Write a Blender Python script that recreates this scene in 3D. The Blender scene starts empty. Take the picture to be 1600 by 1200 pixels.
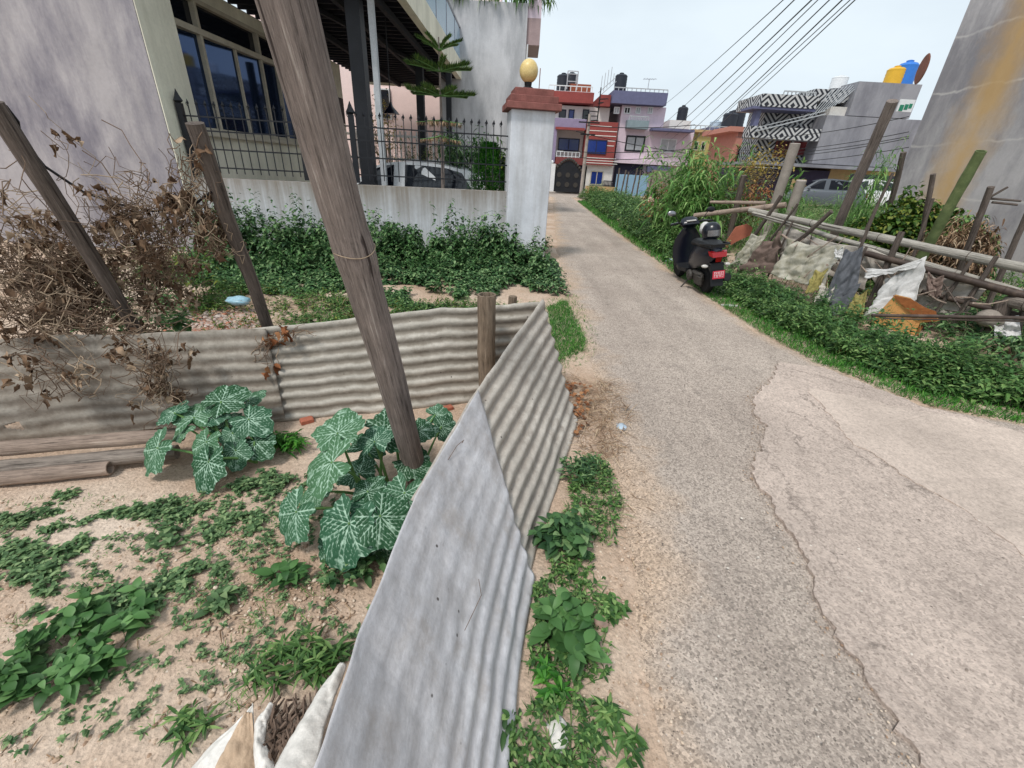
import bpy, math, random
import numpy as np
from math import radians, sin, cos, pi, atan2, sqrt
from mathutils import Vector, Matrix

# ---------------------------------------------------------------- camera, sky, sun, exposure
SC = bpy.context.scene
H = 1.7
PIT, ROL, FPX = radians(26.7), radians(3.1), 670.0
F_ = np.array([0, cos(PIT), -sin(PIT)]); R0 = np.array([1., 0, 0]); U0 = np.array([0, sin(PIT), cos(PIT)])
R_ = cos(ROL)*R0 + sin(ROL)*U0; U_ = -sin(ROL)*R0 + cos(ROL)*U0
CAM = np.array([0, 0, H])
cd = bpy.data.cameras.new('camera'); co = bpy.data.objects.new('camera', cd); SC.collection.objects.link(co)
cd.sensor_width = 36; cd.lens = 36*FPX/1600; cd.clip_start = .02; cd.clip_end = 1500
m = Matrix.Identity(4)
for i in range(3):
    m[i][0] = R_[i]; m[i][1] = U_[i]; m[i][2] = -F_[i]; m[i][3] = CAM[i]
co.matrix_world = m; SC.camera = co

SUN_EL, SUN_AZ = radians(58), radians(215)      # azimuth from +Y clockwise: behind and to the left
w = bpy.data.worlds.new('World'); SC.world = w; w.use_nodes = True
nt = w.node_tree; nt.nodes.clear()
out = nt.nodes.new('ShaderNodeOutputWorld'); bg = nt.nodes.new('ShaderNodeBackground')
sky = nt.nodes.new('ShaderNodeTexSky'); sky.sky_type = 'NISHITA'; sky.sun_disc = False
sky.sun_elevation = SUN_EL; sky.sun_rotation = SUN_AZ; sky.air_density = 1.0; sky.dust_density = 2.5
tc = nt.nodes.new('ShaderNodeTexCoord'); mp = nt.nodes.new('ShaderNodeMapping'); mp.inputs['Scale'].default_value = (1, 1, 2.6)
nz = nt.nodes.new('ShaderNodeTexNoise'); nz.inputs['Scale'].default_value = 1.7; nz.inputs['Detail'].default_value = 5; nz.inputs['Roughness'].default_value = .5
rp = nt.nodes.new('ShaderNodeValToRGB'); rp.color_ramp.elements[0].position = .3; rp.color_ramp.elements[0].color = (.66,.66,.66,1)
rp.color_ramp.elements[1].position = .65; rp.color_ramp.elements[1].color = (.97,.97,.97,1)
mx = nt.nodes.new('ShaderNodeMix'); mx.data_type = 'RGBA'; mx.inputs['B'].default_value = (8.2, 9.2, 9.9, 1)
L = nt.links.new
L(tc.outputs['Generated'], mp.inputs[0]); L(mp.outputs[0], nz.inputs['Vector']); L(nz.outputs['Fac'], rp.inputs[0]); L(rp.outputs[0], mx.inputs[0])
L(sky.outputs[0], mx.inputs['A']); L(mx.outputs['Result'], bg.inputs[0]); bg.inputs[1].default_value = .079; L(bg.outputs[0], out.inputs[0])
sd = bpy.data.lights.new('sun', 'SUN'); so = bpy.data.objects.new('sun', sd); SC.collection.objects.link(so)
sd.energy = 1.9; sd.angle = radians(11); sd.color = (1, .96, .9)
sv = Vector((sin(SUN_AZ)*cos(SUN_EL), cos(SUN_AZ)*cos(SUN_EL), sin(SUN_EL)))
so.rotation_euler = sv.to_track_quat('Z', 'Y').to_euler()
SC.view_settings.view_transform = 'Standard'; SC.view_settings.look = 'None'; SC.view_settings.exposure = 0.40; SC.view_settings.gamma = 1
SC.cycles.max_bounces = 6; SC.cycles.diffuse_bounces = 3; SC.cycles.transparent_max_bounces = 6

# ---------------------------------------------------------------- helpers
rnd = random.Random(7); NR = np.random.default_rng(11)
def hgt(x, y):
    a = min(1, max(0, (y-7)/14)); b = min(1, max(0, (x-5.5)/14))
    return .6*a*b*1.0
def ray(x, y): return F_*FPX + R_*(x-800) + U_*(600-y)
def G(x, y, z=None):
    d = ray(x, y); zz = z or 0.
    for _ in range(4 if z is None else 1):
        p = CAM + d*((zz-H)/d[2])
        if z is None: zz = hgt(p[0], p[1])
    return p
def at(x, y, Y): d = ray(x, y); return CAM + d*(Y/d[1])
def atx(x, y, X): d = ray(x, y); return CAM + d*(X/d[0])
def atp(x, y, p0, p1):           # on the upright plane through two ground points
    d = ray(x, y); n = np.array([p1[1]-p0[1], p0[0]-p1[0], 0]); q = np.array([p0[0], p0[1], 0])
    return CAM + d*(((q-CAM)@n)/(d@n))
def S(r, g, b, k=1.0):
    f = lambda c: ((c/255)/12.92 if c/255 <= .04045 else (((c/255)+.055)/1.055)**2.4)*k
    return (f(r), f(g), f(b), 1)
def tag(o, label=None, cat=None, group=None, kind=None):
    if label: o['label'] = label
    if cat: o['category'] = cat
    if group: o['group'] = group
    if kind: o['kind'] = kind
    return o
def thing(name, label, cat, loc=(0, 0, 0), group=None):
    o = bpy.data.objects.new(name, None); SC.collection.objects.link(o); o.empty_display_size = .2
    o.location = [float(c) for c in loc]; return tag(o, label, cat, group)
def org(par):
    v = np.zeros(3)
    while par is not None: v += np.array(par.location); par = par.parent
    return v
def np_obj(name, V, Q, mat, parent=None, smooth=False, label=None, cat=None, group=None, kind=None, uv=None, attr=None, mi=None):
    V = np.asarray(V, dtype=float)
    me = bpy.data.meshes.new(name)
    o = bpy.data.objects.new(name, me); SC.collection.objects.link(o)
    if parent is not None: base = org(parent); o.parent = parent
    else:
        lo, hi = V.min(0), V.max(0); base = np.array([(lo[0]+hi[0])/2, (lo[1]+hi[1])/2, lo[2]]); o.location = base
    V = V - base
    if isinstance(Q, np.ndarray):
        k = Q.shape[1]; n = len(Q)
        me.vertices.add(len(V)); me.vertices.foreach_set('co', V.astype(np.float32).ravel())
        me.loops.add(n*k); me.loops.foreach_set('vertex_index', Q.astype(np.int32).ravel())
        me.polygons.add(n); me.polygons.foreach_set('loop_start', np.arange(n, dtype=np.int32)*k)
        me.update(calc_edges=True)
    else:
        me.from_pydata([tuple(v) for v in V], [], Q); me.update()
    ml = mat if isinstance(mat, (list, tuple)) else [mat]
    for q in ml: me.materials.append(q)
    if mi is not None: me.polygons.foreach_set('material_index', np.asarray(mi, dtype=np.int32))
    if smooth: me.polygons.foreach_set('use_smooth', [True]*len(me.polygons))
    if attr is not None:
        a = me.attributes.new('vein', 'FLOAT', 'POINT'); a.data.foreach_set('value', np.asarray(attr, dtype=np.float32))
    me.update()
    return tag(o, label, cat, group, kind)
class MB:
    def __init__(s): s.v = []; s.f = []; s.m = []
    def add(s, vs, fs, mi=0):
        b = len(s.v); s.v += [tuple(float(c) for c in v) for v in vs]; s.f += [tuple(b+i for i in f) for f in fs]; s.m += [mi]*len(fs); return s
    def box(s, c, sz, rot=None, mi=0, ch=0):
        c = np.array(c, float); a, b, d = [q/2 for q in sz]
        R = np.array(rot) if rot is not None else np.eye(3)
        if ch > 0:
            vs = []
            for z in (-1, 1):
                for (dx, dy) in ((ch, 0), (0, ch)): pass
            P = []
            for z, k in ((-d, ch), (-d+ch, 0), (d-ch, 0), (d, ch)):
                A, B = a-k, b-k
                P += [(-A+ch-k*0, -B, z), (A-ch, -B, z), (A, -B+ch, z), (A, B-ch, z), (A-ch, B, z), (-A+ch, B, z), (-A, B-ch, z), (-A, -B+ch, z)]
            fs = []
            for l in range(3):
                for i in range(8): j = (i+1) % 8; fs.append((l*8+i, l*8+j, l*8+8+j, l*8+8+i))
            fs.append(tuple(range(7, -1, -1))); fs.append(tuple(range(24, 32)))
            return s.add([c+R@np.array(p) for p in P], fs, mi)
        P = [(-a,-b,-d),(a,-b,-d),(a,b,-d),(-a,b,-d),(-a,-b,d),(a,-b,d),(a,b,d),(-a,b,d)]
        return s.add([c+R@np.array(p) for p in P], [(3,2,1,0),(4,5,6,7),(0,1,5,4),(1,2,6,5),(2,3,7,6),(3,0,4,7)], mi)
    def bb(s, x0, x1, y0, y1, z0, z1, mi=0): return s.box(((x0+x1)/2, (y0+y1)/2, (z0+z1)/2), (abs(x1-x0), abs(y1-y0), abs(z1-z0)), None, mi)
    def bar(s, p0, p1, wx, wy, up=(0, 0, 1), mi=0):   # box from p0 to p1
        p0, p1 = np.array(p0, float), np.array(p1, float); d = p1-p0; l = np.linalg.norm(d); d /= l
        u = np.array(up, float); 
        if abs(d@u) > .95: u = np.array([0, 1., 0])
        a = np.cross(u, d); a /= np.linalg.norm(a); b = np.cross(d, a)
        return s.box((p0+p1)/2, (wx, wy, l), np.column_stack([a, b, d]), mi)
    def tube(s, pts, r, n=8, cap=True, mi=0, wob=0):
        pts = [np.array(p, float) for p in pts]; k = len(pts)
        rs = r if hasattr(r, '__len__') else [r]*k
        d0 = pts[1]-pts[0]; u = np.array([0, 0, 1.]) if abs(d0[2]) < .9*np.linalg.norm(d0) else np.array([1., 0, 0])
        vs = []; 
        for i, p in enumerate(pts):
            d = pts[min(i+1, k-1)]-pts[max(i-1, 0)]; d = d/(np.linalg.norm(d)+1e-9)
            a = np.cross(u, d); a /= np.linalg.norm(a)+1e-9; b = np.cross(d, a); u = b if i else b
            for j in range(n):
                t = 2*pi*j/n; q = rs[i]*(1+(wob*(rnd.random()-.5) if wob else 0))
                vs.append(p+q*(cos(t)*a+sin(t)*b))
        fs = [(i*n+j, i*n+(j+1) % n, (i+1)*n+(j+1) % n, (i+1)*n+j) for i in range(k-1) for j in range(n)]
        if cap and n > 2: fs += [tuple(range(n-1, -1, -1)), tuple((k-1)*n+j for j in range(n))]
        return s.add(vs, fs, mi)
    def lathe(s, c, prof, n=16, axis=None, mi=0, sy=1.0):
        R = np.eye(3) if axis is None else axis; c = np.array(c, float); vs = []
        for r, z in prof:
            for j in range(n): t = 2*pi*j/n; vs.append(c+R@np.array([r*cos(t), r*sin(t)*sy, z]))
        k = len(prof); fs = [(i*n+j, i*n+(j+1) % n, (i+1)*n+(j+1) % n, (i+1)*n+j) for i in range(k-1) for j in range(n)]
        fs += [tuple(range(n-1, -1, -1)), tuple((k-1)*n+j for j in range(n))]
        return s.add(vs, fs, mi)
    def ball(s, c, r, n=12, k=8, mi=0, sz=(1, 1, 1), rot=None):
        R = np.eye(3) if rot is None else np.array(rot); vs = []; c = np.array(c, float)
        for i in range(k+1):
            p = pi*i/k
            for j in range(n): t = 2*pi*j/n; vs.append(c+R@(r*np.array([sin(p)*cos(t)*sz[0], sin(p)*sin(t)*sz[1], -cos(p)*sz[2]])))
        return s.add(vs, [(i*n+j, i*n+(j+1) % n, (i+1)*n+(j+1) % n, (i+1)*n+j) for i in range(k) for j in range(n)], mi)
    def loft(s, secs, closed=True, cap=True, mi=0):
        n = len(secs[0]); vs = [p for q in secs for p in q]; J = n if closed else n-1
        fs = [(i*n+j, i*n+(j+1) % n, (i+1)*n+(j+1) % n, (i+1)*n+j) for i in range(len(secs)-1) for j in range(J)]
        if cap and closed: fs += [tuple(range(n-1, -1, -1)), tuple((len(secs)-1)*n+j for j in range(n))]
        return s.add(vs, fs, mi)
    def poly(s, pts, th, nrm, mi=0):                 # flat outline with thickness th along nrm
        nrm = np.array(nrm, float)*th; n = len(pts); a = [np.array(p, float) for p in pts]
        vs = a+[p+nrm for p in a]
        return s.add(vs, [tuple(range(n-1, -1, -1)), tuple(range(n, 2*n))]+[(i, (i+1) % n, n+(i+1) % n, n+i) for i in range(n)], mi)
    def build(s, name, mat, parent=None, label=None, cat=None, group=None, kind=None, smooth=False):
        o = np_obj(name, s.v, s.f, mat, parent, False, label, cat, group, kind, mi=s.m if isinstance(mat, (list, tuple)) else None)
        if smooth:
            o.data.polygons.foreach_set('use_smooth', [True]*len(o.data.polygons))
            o.data.set_sharp_from_angle(angle=radians(40))
        return o
def grid_obj(name, fn, nu, nv, mat, parent=None, thick=0, **k):
    V = np.array([fn(i/nu, j/nv) for i in range(nu+1) for j in range(nv+1)], dtype=float)
    Q = [(i*(nv+1)+j, (i+1)*(nv+1)+j, (i+1)*(nv+1)+j+1, i*(nv+1)+j+1) for i in range(nu) for j in range(nv)]
    skip = k.pop('skip', None)
    if skip: Q = [q for n_, q in enumerate(Q) if not skip((n_//nv+.5)/nu, (n_ % nv+.5)/nv)]
    o = np_obj(name, V, np.array(Q), mat, parent, True, **k)
    if thick: md = o.modifiers.new('solid', 'SOLIDIFY'); md.thickness = thick; md.offset = 0
    return o
def vnoise(x, y, s=0):
    def h(i, j): 
        v = math.sin(i*127.1+j*311.7+s*74.7)*43758.5453; return v-math.floor(v)
    i, j = math.floor(x), math.floor(y); a, b = x-i, y-j; a = a*a*(3-2*a); b = b*b*(3-2*b)
    return (h(i,j)*(1-a)+h(i+1,j)*a)*(1-b)+(h(i,j+1)*(1-a)+h(i+1,j+1)*a)*b
def fbm(x, y, s=0, o=3): return sum(vnoise(x*2**i, y*2**i, s+i)*.5**i for i in range(o))/sum(.5**i for i in range(o))

# ---------------------------------------------------------------- materials
class NT:
    def __init__(s, name):
        s.m = bpy.data.materials.new(name); s.m.use_nodes = True; s.t = s.m.node_tree; s.t.nodes.clear()
        s.o = s.n('ShaderNodeOutputMaterial'); s.b = s.n('ShaderNodeBsdfPrincipled'); s.l(s.b.outputs[0], s.o.inputs[0])
        s.pos = s.n('ShaderNodeNewGeometry').outputs['Position']
    def n(s, t, **k):
        q = s.t.nodes.new(t)
        for a, b in k.items(): setattr(q, a, b)
        return q
    def l(s, a, b): s.t.links.new(a, b)
    def map(s, sc=(1, 1, 1), rot=(0, 0, 0), v=None):
        q = s.n('ShaderNodeMapping'); q.inputs['Scale'].default_value = sc; q.inputs['Rotation'].default_value = rot; s.l(v or s.pos, q.inputs[0]); return q.outputs[0]
    def noise(s, scale, det=4, ro=.55, v=None, dist=0):
        q = s.n('ShaderNodeTexNoise'); q.inputs['Scale'].default_value = scale; q.inputs['Detail'].default_value = det
        q.inputs['Roughness'].default_value = ro; q.inputs['Distortion'].default_value = dist; s.l(v or s.pos, q.inputs['Vector']); return q.outputs['Fac']
    def vor(s, scale, v=None, feat='F1', out='Distance', rnd_=1):
        q = s.n('ShaderNodeTexVoronoi', feature=feat); q.inputs['Scale'].default_value = scale; q.inputs['Randomness'].default_value = rnd_; s.l(v or s.pos, q.inputs['Vector']); return q.outputs[out]
    def ramp(s, f, stops):
        q = s.n('ShaderNodeValToRGB'); e = q.color_ramp.elements
        while len(e) < len(stops): e.new(.5)
        for i, (p, c) in enumerate(stops):
            e[i].position = p; e[i].color = c if hasattr(c, '__len__') else (c, c, c, 1)
        s.l(f, q.inputs[0]); return q.outputs[0]
    def mix(s, f, a, b, bt='MIX'):
        q = s.n('ShaderNodeMix', data_type='RGBA', blend_type=bt)
        for i, x in (('Factor', f), ('A', a), ('B', b)):
            k = q.inputs[0] if i == 'Factor' else q.inputs[6] if i == 'A' else q.inputs[7]
            if isinstance(x, (int, float)): k.default_value = x if i == 'Factor' else (x, x, x, 1)
            elif isinstance(x, tuple): k.default_value = x
            else: s.l(x, k)
        return q.outputs[2]
    def math(s, op, a, b=0., c=0.):
        q = s.n('ShaderNodeMath', operation=op)
        for i, x in enumerate((a, b, c)):
            if isinstance(x, (int, float)): q.inputs[i].default_value = x
            else: s.l(x, q.inputs[i])
        return q.outputs[0]
    def sep(s, v=None):
        q = s.n('ShaderNodeSeparateXYZ'); s.l(v or s.pos, q.inputs[0]); return q.outputs
    def attr(s, n): return s.n('ShaderNodeAttribute', attribute_name=n).outputs['Fac']
    def bump(s, h, st=.3, d=.01):
        q = s.n('ShaderNodeBump'); q.inputs['Strength'].default_value = st; q.inputs['Distance'].default_value = d; s.l(h, q.inputs['Height'])
        if s.b.inputs['Normal'].links: s.l(s.b.inputs['Normal'].links[0].from_socket, q.inputs['Normal'])
        s.l(q.outputs[0], s.b.inputs['Normal']); return s
    def col(s, c):
        if isinstance(c, tuple): s.b.inputs['Base Color'].default_value = c
        else: s.l(c, s.b.inputs['Base Color'])
        return s
    def rough(s, r, sp=.35):
        if isinstance(r, (int, float)): s.b.inputs['Roughness'].default_value = r
        else: s.l(r, s.b.inputs['Roughness'])
        s.b.inputs['Specular IOR Level'].default_value = sp; return s
def mul(c, k): return (c[0]*k, c[1]*k, c[2]*k, 1)
def mat(name, c, var=.25, scale=6, rough=.7, bump=.15, bs=40, stretch=(1, 1, 1), metal=0, sp=.35, c2=None, bd=.01):
    n = NT(name); v = n.map(stretch)
    a = n.noise(scale, 5, .6, v)
    k = n.ramp(a, [(.28, mul(c, 1-var)), (.72, (c2 or mul(c, 1+var*.6)))])
    f = n.noise(scale*9, 3, .6, v)
    k = n.mix(.5, k, n.ramp(f, [(.3, .72), (.7, 1.12)]), 'MULTIPLY') if var else k
    n.col(k).rough(rough, sp); n.b.inputs['Metallic'].default_value = metal
    if bump: n.bump(n.noise(bs, 4, .6, v), bump, bd)
    return n.m
def leafmat(name, c1, c2, c3=None, trans=.25, rough=.5):
    n = NT(name); g = n.n('ShaderNodeNewGeometry')
    st = [(0., c1), (.6, c2)] + ([(1., c3)] if c3 else [])
    k = n.ramp(g.outputs['Random Per Island'], st)
    k = n.mix(.6, k, n.ramp(n.noise(3, 3, .6), [(.3, .7), (.7, 1.25)]), 'MULTIPLY')
    n.col(k).rough(rough, .3)
    if trans:
        tr = n.n('ShaderNodeBsdfTranslucent'); ms = n.n('ShaderNodeMixShader'); ms.inputs[0].default_value = trans
        n.l(k, tr.inputs[0]); n.l(n.b.outputs[0], ms.inputs[1]); n.l(tr.outputs[0], ms.inputs[2]); n.l(ms.outputs[0], n.o.inputs[0])
    return n.m

M = {}
def dirtcol(n):
    a = n.ramp(n.noise(1.1, 6, .62), [(.28, S(154,126,104)), (.42, S(184,159,138)), (.55, S(196,174,155)), (.7, S(212,194,177))])
    b = n.ramp(n.noise(38, 4, .7), [(.25, .62), (.5, .95), (.75, 1.2)])
    k = n.mix(.75, a, b, 'MULTIPLY')
    st = n.ramp(n.vor(85, out='Color'), [(.0, .72), (.5, 1.), (1., 1.35)])
    k = n.mix(.45, k, st, 'MULTIPLY')
    sp = n.ramp(n.vor(42), [(.10, 1.), (.2, 0.)])
    pick = n.ramp(n.noise(30, 1), [(.55, 0.), (.6, 1.)])
    return n.mix(n.mix(1., sp, pick, 'MULTIPLY'), k, S(214,200,184))
n = NT('dirt'); n.col(dirtcol(n)).rough(.95, .15); n.bump(n.noise(45, 5, .7), .6, .02); n.bump(n.vor(70), .5, .008); M['dirt'] = n.m
# road: aggregate showing through, dust towards its edges ('vein' = 0 mid road, 1 at edge)
n = NT('road_surface')
e = n.math('ADD', n.attr('vein'), n.math('MULTIPLY', n.math('SUBTRACT', n.noise(1.6, 6, .65), .5), 1.5))
a = n.ramp(n.noise(.55, 5, .6), [(.3, S(160,147,137)), (.6, S(178,165,154)), (.8, S(194,181,168))])
a = n.mix(.8, a, n.ramp(n.noise(1.4, 5, .6, n.map((1.5, .16, 1))), [(.32, .80), (.68, 1.12)]), 'MULTIPLY')
a = n.mix(n.ramp(e, [(.55, 0.), (.95, .85)]), a, S(186,163,142))
g = n.ramp(n.vor(110, out='Color'), [(.0, .35), (.45, .95), (.9, 1.45)])
a = n.mix(.75, a, g, 'MULTIPLY')
a = n.mix(n.ramp(n.vor(48), [(.10, .8), (.17, 0.)]), a, S(92,84,78)); a = n.mix(n.ramp(n.vor(37), [(.07, .7), (.12, 0.)]), a, S(206,196,186))
a = n.mix(.7, a, n.ramp(n.noise(28, 5, .75), [(.25, .6), (.5, 1.), (.78, 1.15)]), 'MULTIPLY')
a = n.mix(n.ramp(n.noise(3.2, 6, .7), [(.56, 0.), (.7, .4)]), a, S(112,104,98))
a = n.mix(n.ramp(n.vor(14), [(.03, .7), (.06, 0.)]), a, S(96,86,78))
n.col(a).rough(.95, .12); n.bump(n.noise(60, 5, .75), .5, .012); n.bump(n.vor(130), .6, .006); M['road'] = n.m
def conc(name, c, crack=True, fine=.5, st=.6):
    n = NT(name)
    a = n.ramp(n.noise(1.3, 6, .65), [(.3, mul(c, .82)), (.55, c), (.75, mul(c, 1.15))])
    a = n.mix(fine, a, n.ramp(n.vor(85, out='Color'), [(.0, .45), (.5, 1.), (1., 1.35)]), 'MULTIPLY')
    a = n.mix(n.math('MULTIPLY', n.ramp(n.vor(40), [(.10, .9), (.18, 0.)]), fine), a, S(104,94,86))
    a = n.mix(.6, a, n.ramp(n.noise(24, 5, .75), [(.28, .62), (.5, 1.), (.75, 1.14)]), 'MULTIPLY')
    a = n.mix(.8, a, n.ramp(n.noise(1.1, 6, .65, n.map((1.2, .5, 1), (0, 0, .6))), [(.3, .80), (.7, 1.12)]), 'MULTIPLY')
    if crack:
        nz_ = n.n('ShaderNodeTexNoise'); nz_.inputs['Scale'].default_value = 3.5; nz_.inputs['Detail'].default_value = 9; nz_.inputs['Roughness'].default_value = .72; n.l(n.pos, nz_.inputs['Vector'])
        cr = n.vor(.95, n.map((1.5, .5, 1), (0, 0, .55), v=n.mix(.35, n.pos, nz_.outputs['Color'], 'ADD')), 'DISTANCE_TO_EDGE')
        m_ = n.math('MULTIPLY', n.ramp(cr, [(.0, .85), (.009, 0.)]), n.ramp(n.noise(2.1, 3), [(.46, 0.), (.56, .8)]))
        a = n.mix(m_, a, S(88,80,74))
    n.col(a).rough(.93, .12); n.bump(n.noise(50, 5, .75), st, .012); n.bump(n.vor(110), st, .005); return n.m
M['slab'] = conc('road_concrete', S(190,174,163), True, .6); M['slab2'] = conc('road_concrete_smooth', S(197,181,169), False, .35, .35)
# weathered plaster with vertical streaks
def plaster(name, c, cs, amt=.5, sx=5., pat=1.2, rise=None, bump=.2):
    n = NT(name)
    a = n.ramp(n.noise(pat, 6, .6), [(.3, mul(c, .84)), (.7, mul(c, 1.1))])
    st = n.noise(1, 6, .7, n.map((sx, sx, .35)))
    a = n.mix(n.math('MULTIPLY', n.ramp(st, [(.42, 0.), (.62, 1.)]), amt), a, cs)
    a = n.mix(.35, a, n.ramp(n.noise(22, 4, .7), [(.3, .8), (.7, 1.1)]), 'MULTIPLY')
    if rise:      # grime from the top edge down
        z = n.sep()[2]; q = n.math('ADD', z, n.math('MULTIPLY', n.math('SUBTRACT', n.noise(1, 6, .75, n.map((9, 9, .6))), .5), rise[2]))
        a = n.mix(n.ramp(n.math('DIVIDE', n.math('SUBTRACT', q, rise[0]), rise[1]-rise[0]), [(0., 0.), (1., rise[3])]), a, cs)
    n.col(a).rough(.9, .2); n.bump(n.noise(9, 5, .6), bump, .02); return n
M['gray_plaster'] = plaster('gray_plaster', S(174,169,171), S(116,113,124), .85, 1.1, .9).m
M['white_wall'] = plaster('white_wall', S(214,217,222), S(120,106,88), .3, 9., 1.5, (.62, 1.45, 1.0, .9)).m
M['white_pillar'] = plaster('white_pillar', S(218,221,228), S(140,136,130), .35, 3, 1.8).m
M['cream'] = plaster('cream_wall', S(236,232,214), S(170,168,150), .3, 3, 1.).m
M['tall_gray'] = plaster('tall_house_wall', S(205,205,208), S(140,142,146), .55, 1.3, .8).m
# tall building on the right: concrete bands, joints and an ochre stain
n = plaster('raw_concrete', S(182,177,178), S(128,125,131), .75, .8, .8)
sx_ = n.sep(); base = n.b.inputs['Base Color'].links[0].from_socket
wz = n.math('ADD', sx_[2], n.math('MULTIPLY', n.noise(1.5, 4), .3))
jt = n.math('ABSOLUTE', n.math('SUBTRACT', n.math('FRACT', n.math('DIVIDE', wz, 1.15)), .5))
base = n.mix(n.math('MULTIPLY', n.ramp(jt, [(.0, .75), (.03, 0.)]), n.ramp(n.noise(1.3, 3), [(.35, .2), (.6, 1.)])), base, S(206,200,196))
yc = n.math('SUBTRACT', 11.68, sx_[1])
d = n.math('ADD', n.math('ABSOLUTE', yc), n.math('MULTIPLY', n.math('SUBTRACT', n.noise(1.1, 6, .65), .5), 1.3))
base = n.mix(n.math('MULTIPLY', n.ramp(d, [(.0, .95), (.85, 0.)]), .8), base, S(200,160,98))
n.col(base); M['raw_conc'] = n.m
M['chev_gray'] = plaster('gray_render', S(152,152,158), S(114,114,122), .7, .9, .8).m
n = NT('chevron_tiles'); s3 = n.sep()
def tri(ax, a, off=0): return n.math('ABSOLUTE', n.math('SUBTRACT', n.math('FRACT', n.math('DIVIDE', n.math('ADD', ax, off), a)), .5))
xy = n.math('ADD', s3[0], s3[1])
dd = n.math('ADD', tri(xy, 1.5), tri(s3[2], 1.5, .3))
st = n.math('GREATER_THAN', n.math('FRACT', n.math('MULTIPLY', dd, 5.)), .5)
n.col(n.mix(st, S(192,192,192), S(40,42,50))).rough(.5); M['chevron'] = n.m
M['glass'] = (lambda n: (n.col(S(50,68,100)).rough(.04, .8), n.b.inputs.__getitem__('Metallic').__setattr__('default_value', .75), n.m)[-1])(NT('reflective_glass'))
M['darkglass'] = (lambda n: (n.col(S(22,26,34)).rough(.08, .6), n.m)[-1])(NT('dark_glass'))
M['blueglass'] = (lambda n: (n.col(S(16,46,120)).rough(.15, .6), n.m)[-1])(NT('blue_shutter'))
def simple(k, c, r=.6, var=.15, **q): M[k] = mat(k, c, var, q.pop('scale', 5), r, q.pop('bump', .1), **q)
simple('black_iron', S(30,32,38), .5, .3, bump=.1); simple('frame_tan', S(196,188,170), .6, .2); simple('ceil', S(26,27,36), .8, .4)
simple('brick_cap', S(138,88,82), .85, .35, bump=.3); simple('yellow_globe', S(226,196,120), .35, .2, c2=S(232,208,150))
simple('white_paint', S(226,228,230), .3, .06); simple('pale_metal', S(178,182,186), .5, .15); simple('rubber', S(22,22,24), .85, .2)
simple('chrome', S(150,150,155), .25, .1, metal=.8); simple('black_plastic', S(14,17,30), .28, .1, sp=.55, bump=0); simple('dark_plastic', S(26,27,30), .55, .2)
simple('engine', S(66,62,58), .6, .4, scale=30); simple('red_lens', S(150,14,20), .2, .05, sp=.6); simple('clear_lens', S(200,196,190), .2, .05)
simple('plate_red', S(206,58,78), .4, .05); simple('plate_white', S(238,226,228), .4, .02)
simple('car_gray', S(92,98,106), .25, .05, sp=.6); simple('maroon', S(130,66,64), .7); simple('red_wall', S(146,70,66), .7, .2, scale=1.5)
simple('purple', S(146,134,162), .8, .12); simple('pinkwall', S(222,204,216), .8, .08); simple('bluegray', S(104,106,136), .8, .12); simple('tealgray', S(134,150,156), .8)
simple('whitewall', S(226,222,216), .8, .08); simple('yellowwall', S(184,168,108), .8, .12); simple('salmon', S(200,140,124), .8, .1); simple('tank_black', S(38,42,52), .5, .1)
simple('tank_blue', S(52,120,206), .45, .08); simple('tank_yellow', S(220,172,50), .45, .08); simple('rust_disc', S(130,82,66), .8, .3); simple('navy', S(38,38,60), .7)
simple('ochre', S(188,160,116), .8, .1); simple('lightblue_sheet', S(160,196,220), .5, .12, stretch=(6, 6, .3)); simple('pinkpale', S(246,222,218), .8, .05)
simple('brick', S(158,92,70), .9, .35, scale=12, bump=.4); simple('stone', S(150,140,130), .9, .35, scale=14, bump=.4); simple('lbl_green', S(40,130,100), .5)
simple('sack', S(222,218,212), .7, .16, scale=9, bump=.35, bs=160, bd=.004); simple('sack_tan', S(196,170,144), .8, .2, scale=9, bump=.3, bs=120)
simple('cloth_white', S(206,204,202), .75, .14, scale=5, bump=.3); simple('cloth_beige', S(172,164,138), .9, .35, scale=7, bump=.4, c2=S(200,196,184)); simple('cloth_brown', S(116,98,90), .85, .2, bump=.3)
simple('cloth_gray', S(98,100,106), .8, .15, bump=.3); simple('cloth_yellow', S(158,146,88), .85, .3, bump=.3); simple('tarp_pale', S(192,184,174), .85, .14, bump=.3)
simple('board_tan', S(206,152,92), .85, .12, scale=8, bump=.25); simple('board_torn', S(150,92,52), .95, .3, scale=20, bump=.7); simple('terracotta', S(176,106,84), .9, .2, bump=.4)
simple('wire', S(24,24,28), .5, 0, bump=0); simple('vine', S(120,100,84), .9, .35, scale=14); simple('vine_pale', S(168,148,126), .9, .25, scale=14)
simple('plastic_blue', S(110,170,190), .3, .15, c2=S(170,200,214)); simple('pale_blue', S(180,196,210), .3, .15); simple('sky_pane', S(176,206,228), .1, .04, sp=.6)
simple('root', S(112,94,82), .9, .35, scale=20); simple('conc_post', S(168,158,150), .9, .2, bump=.3)
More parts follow.
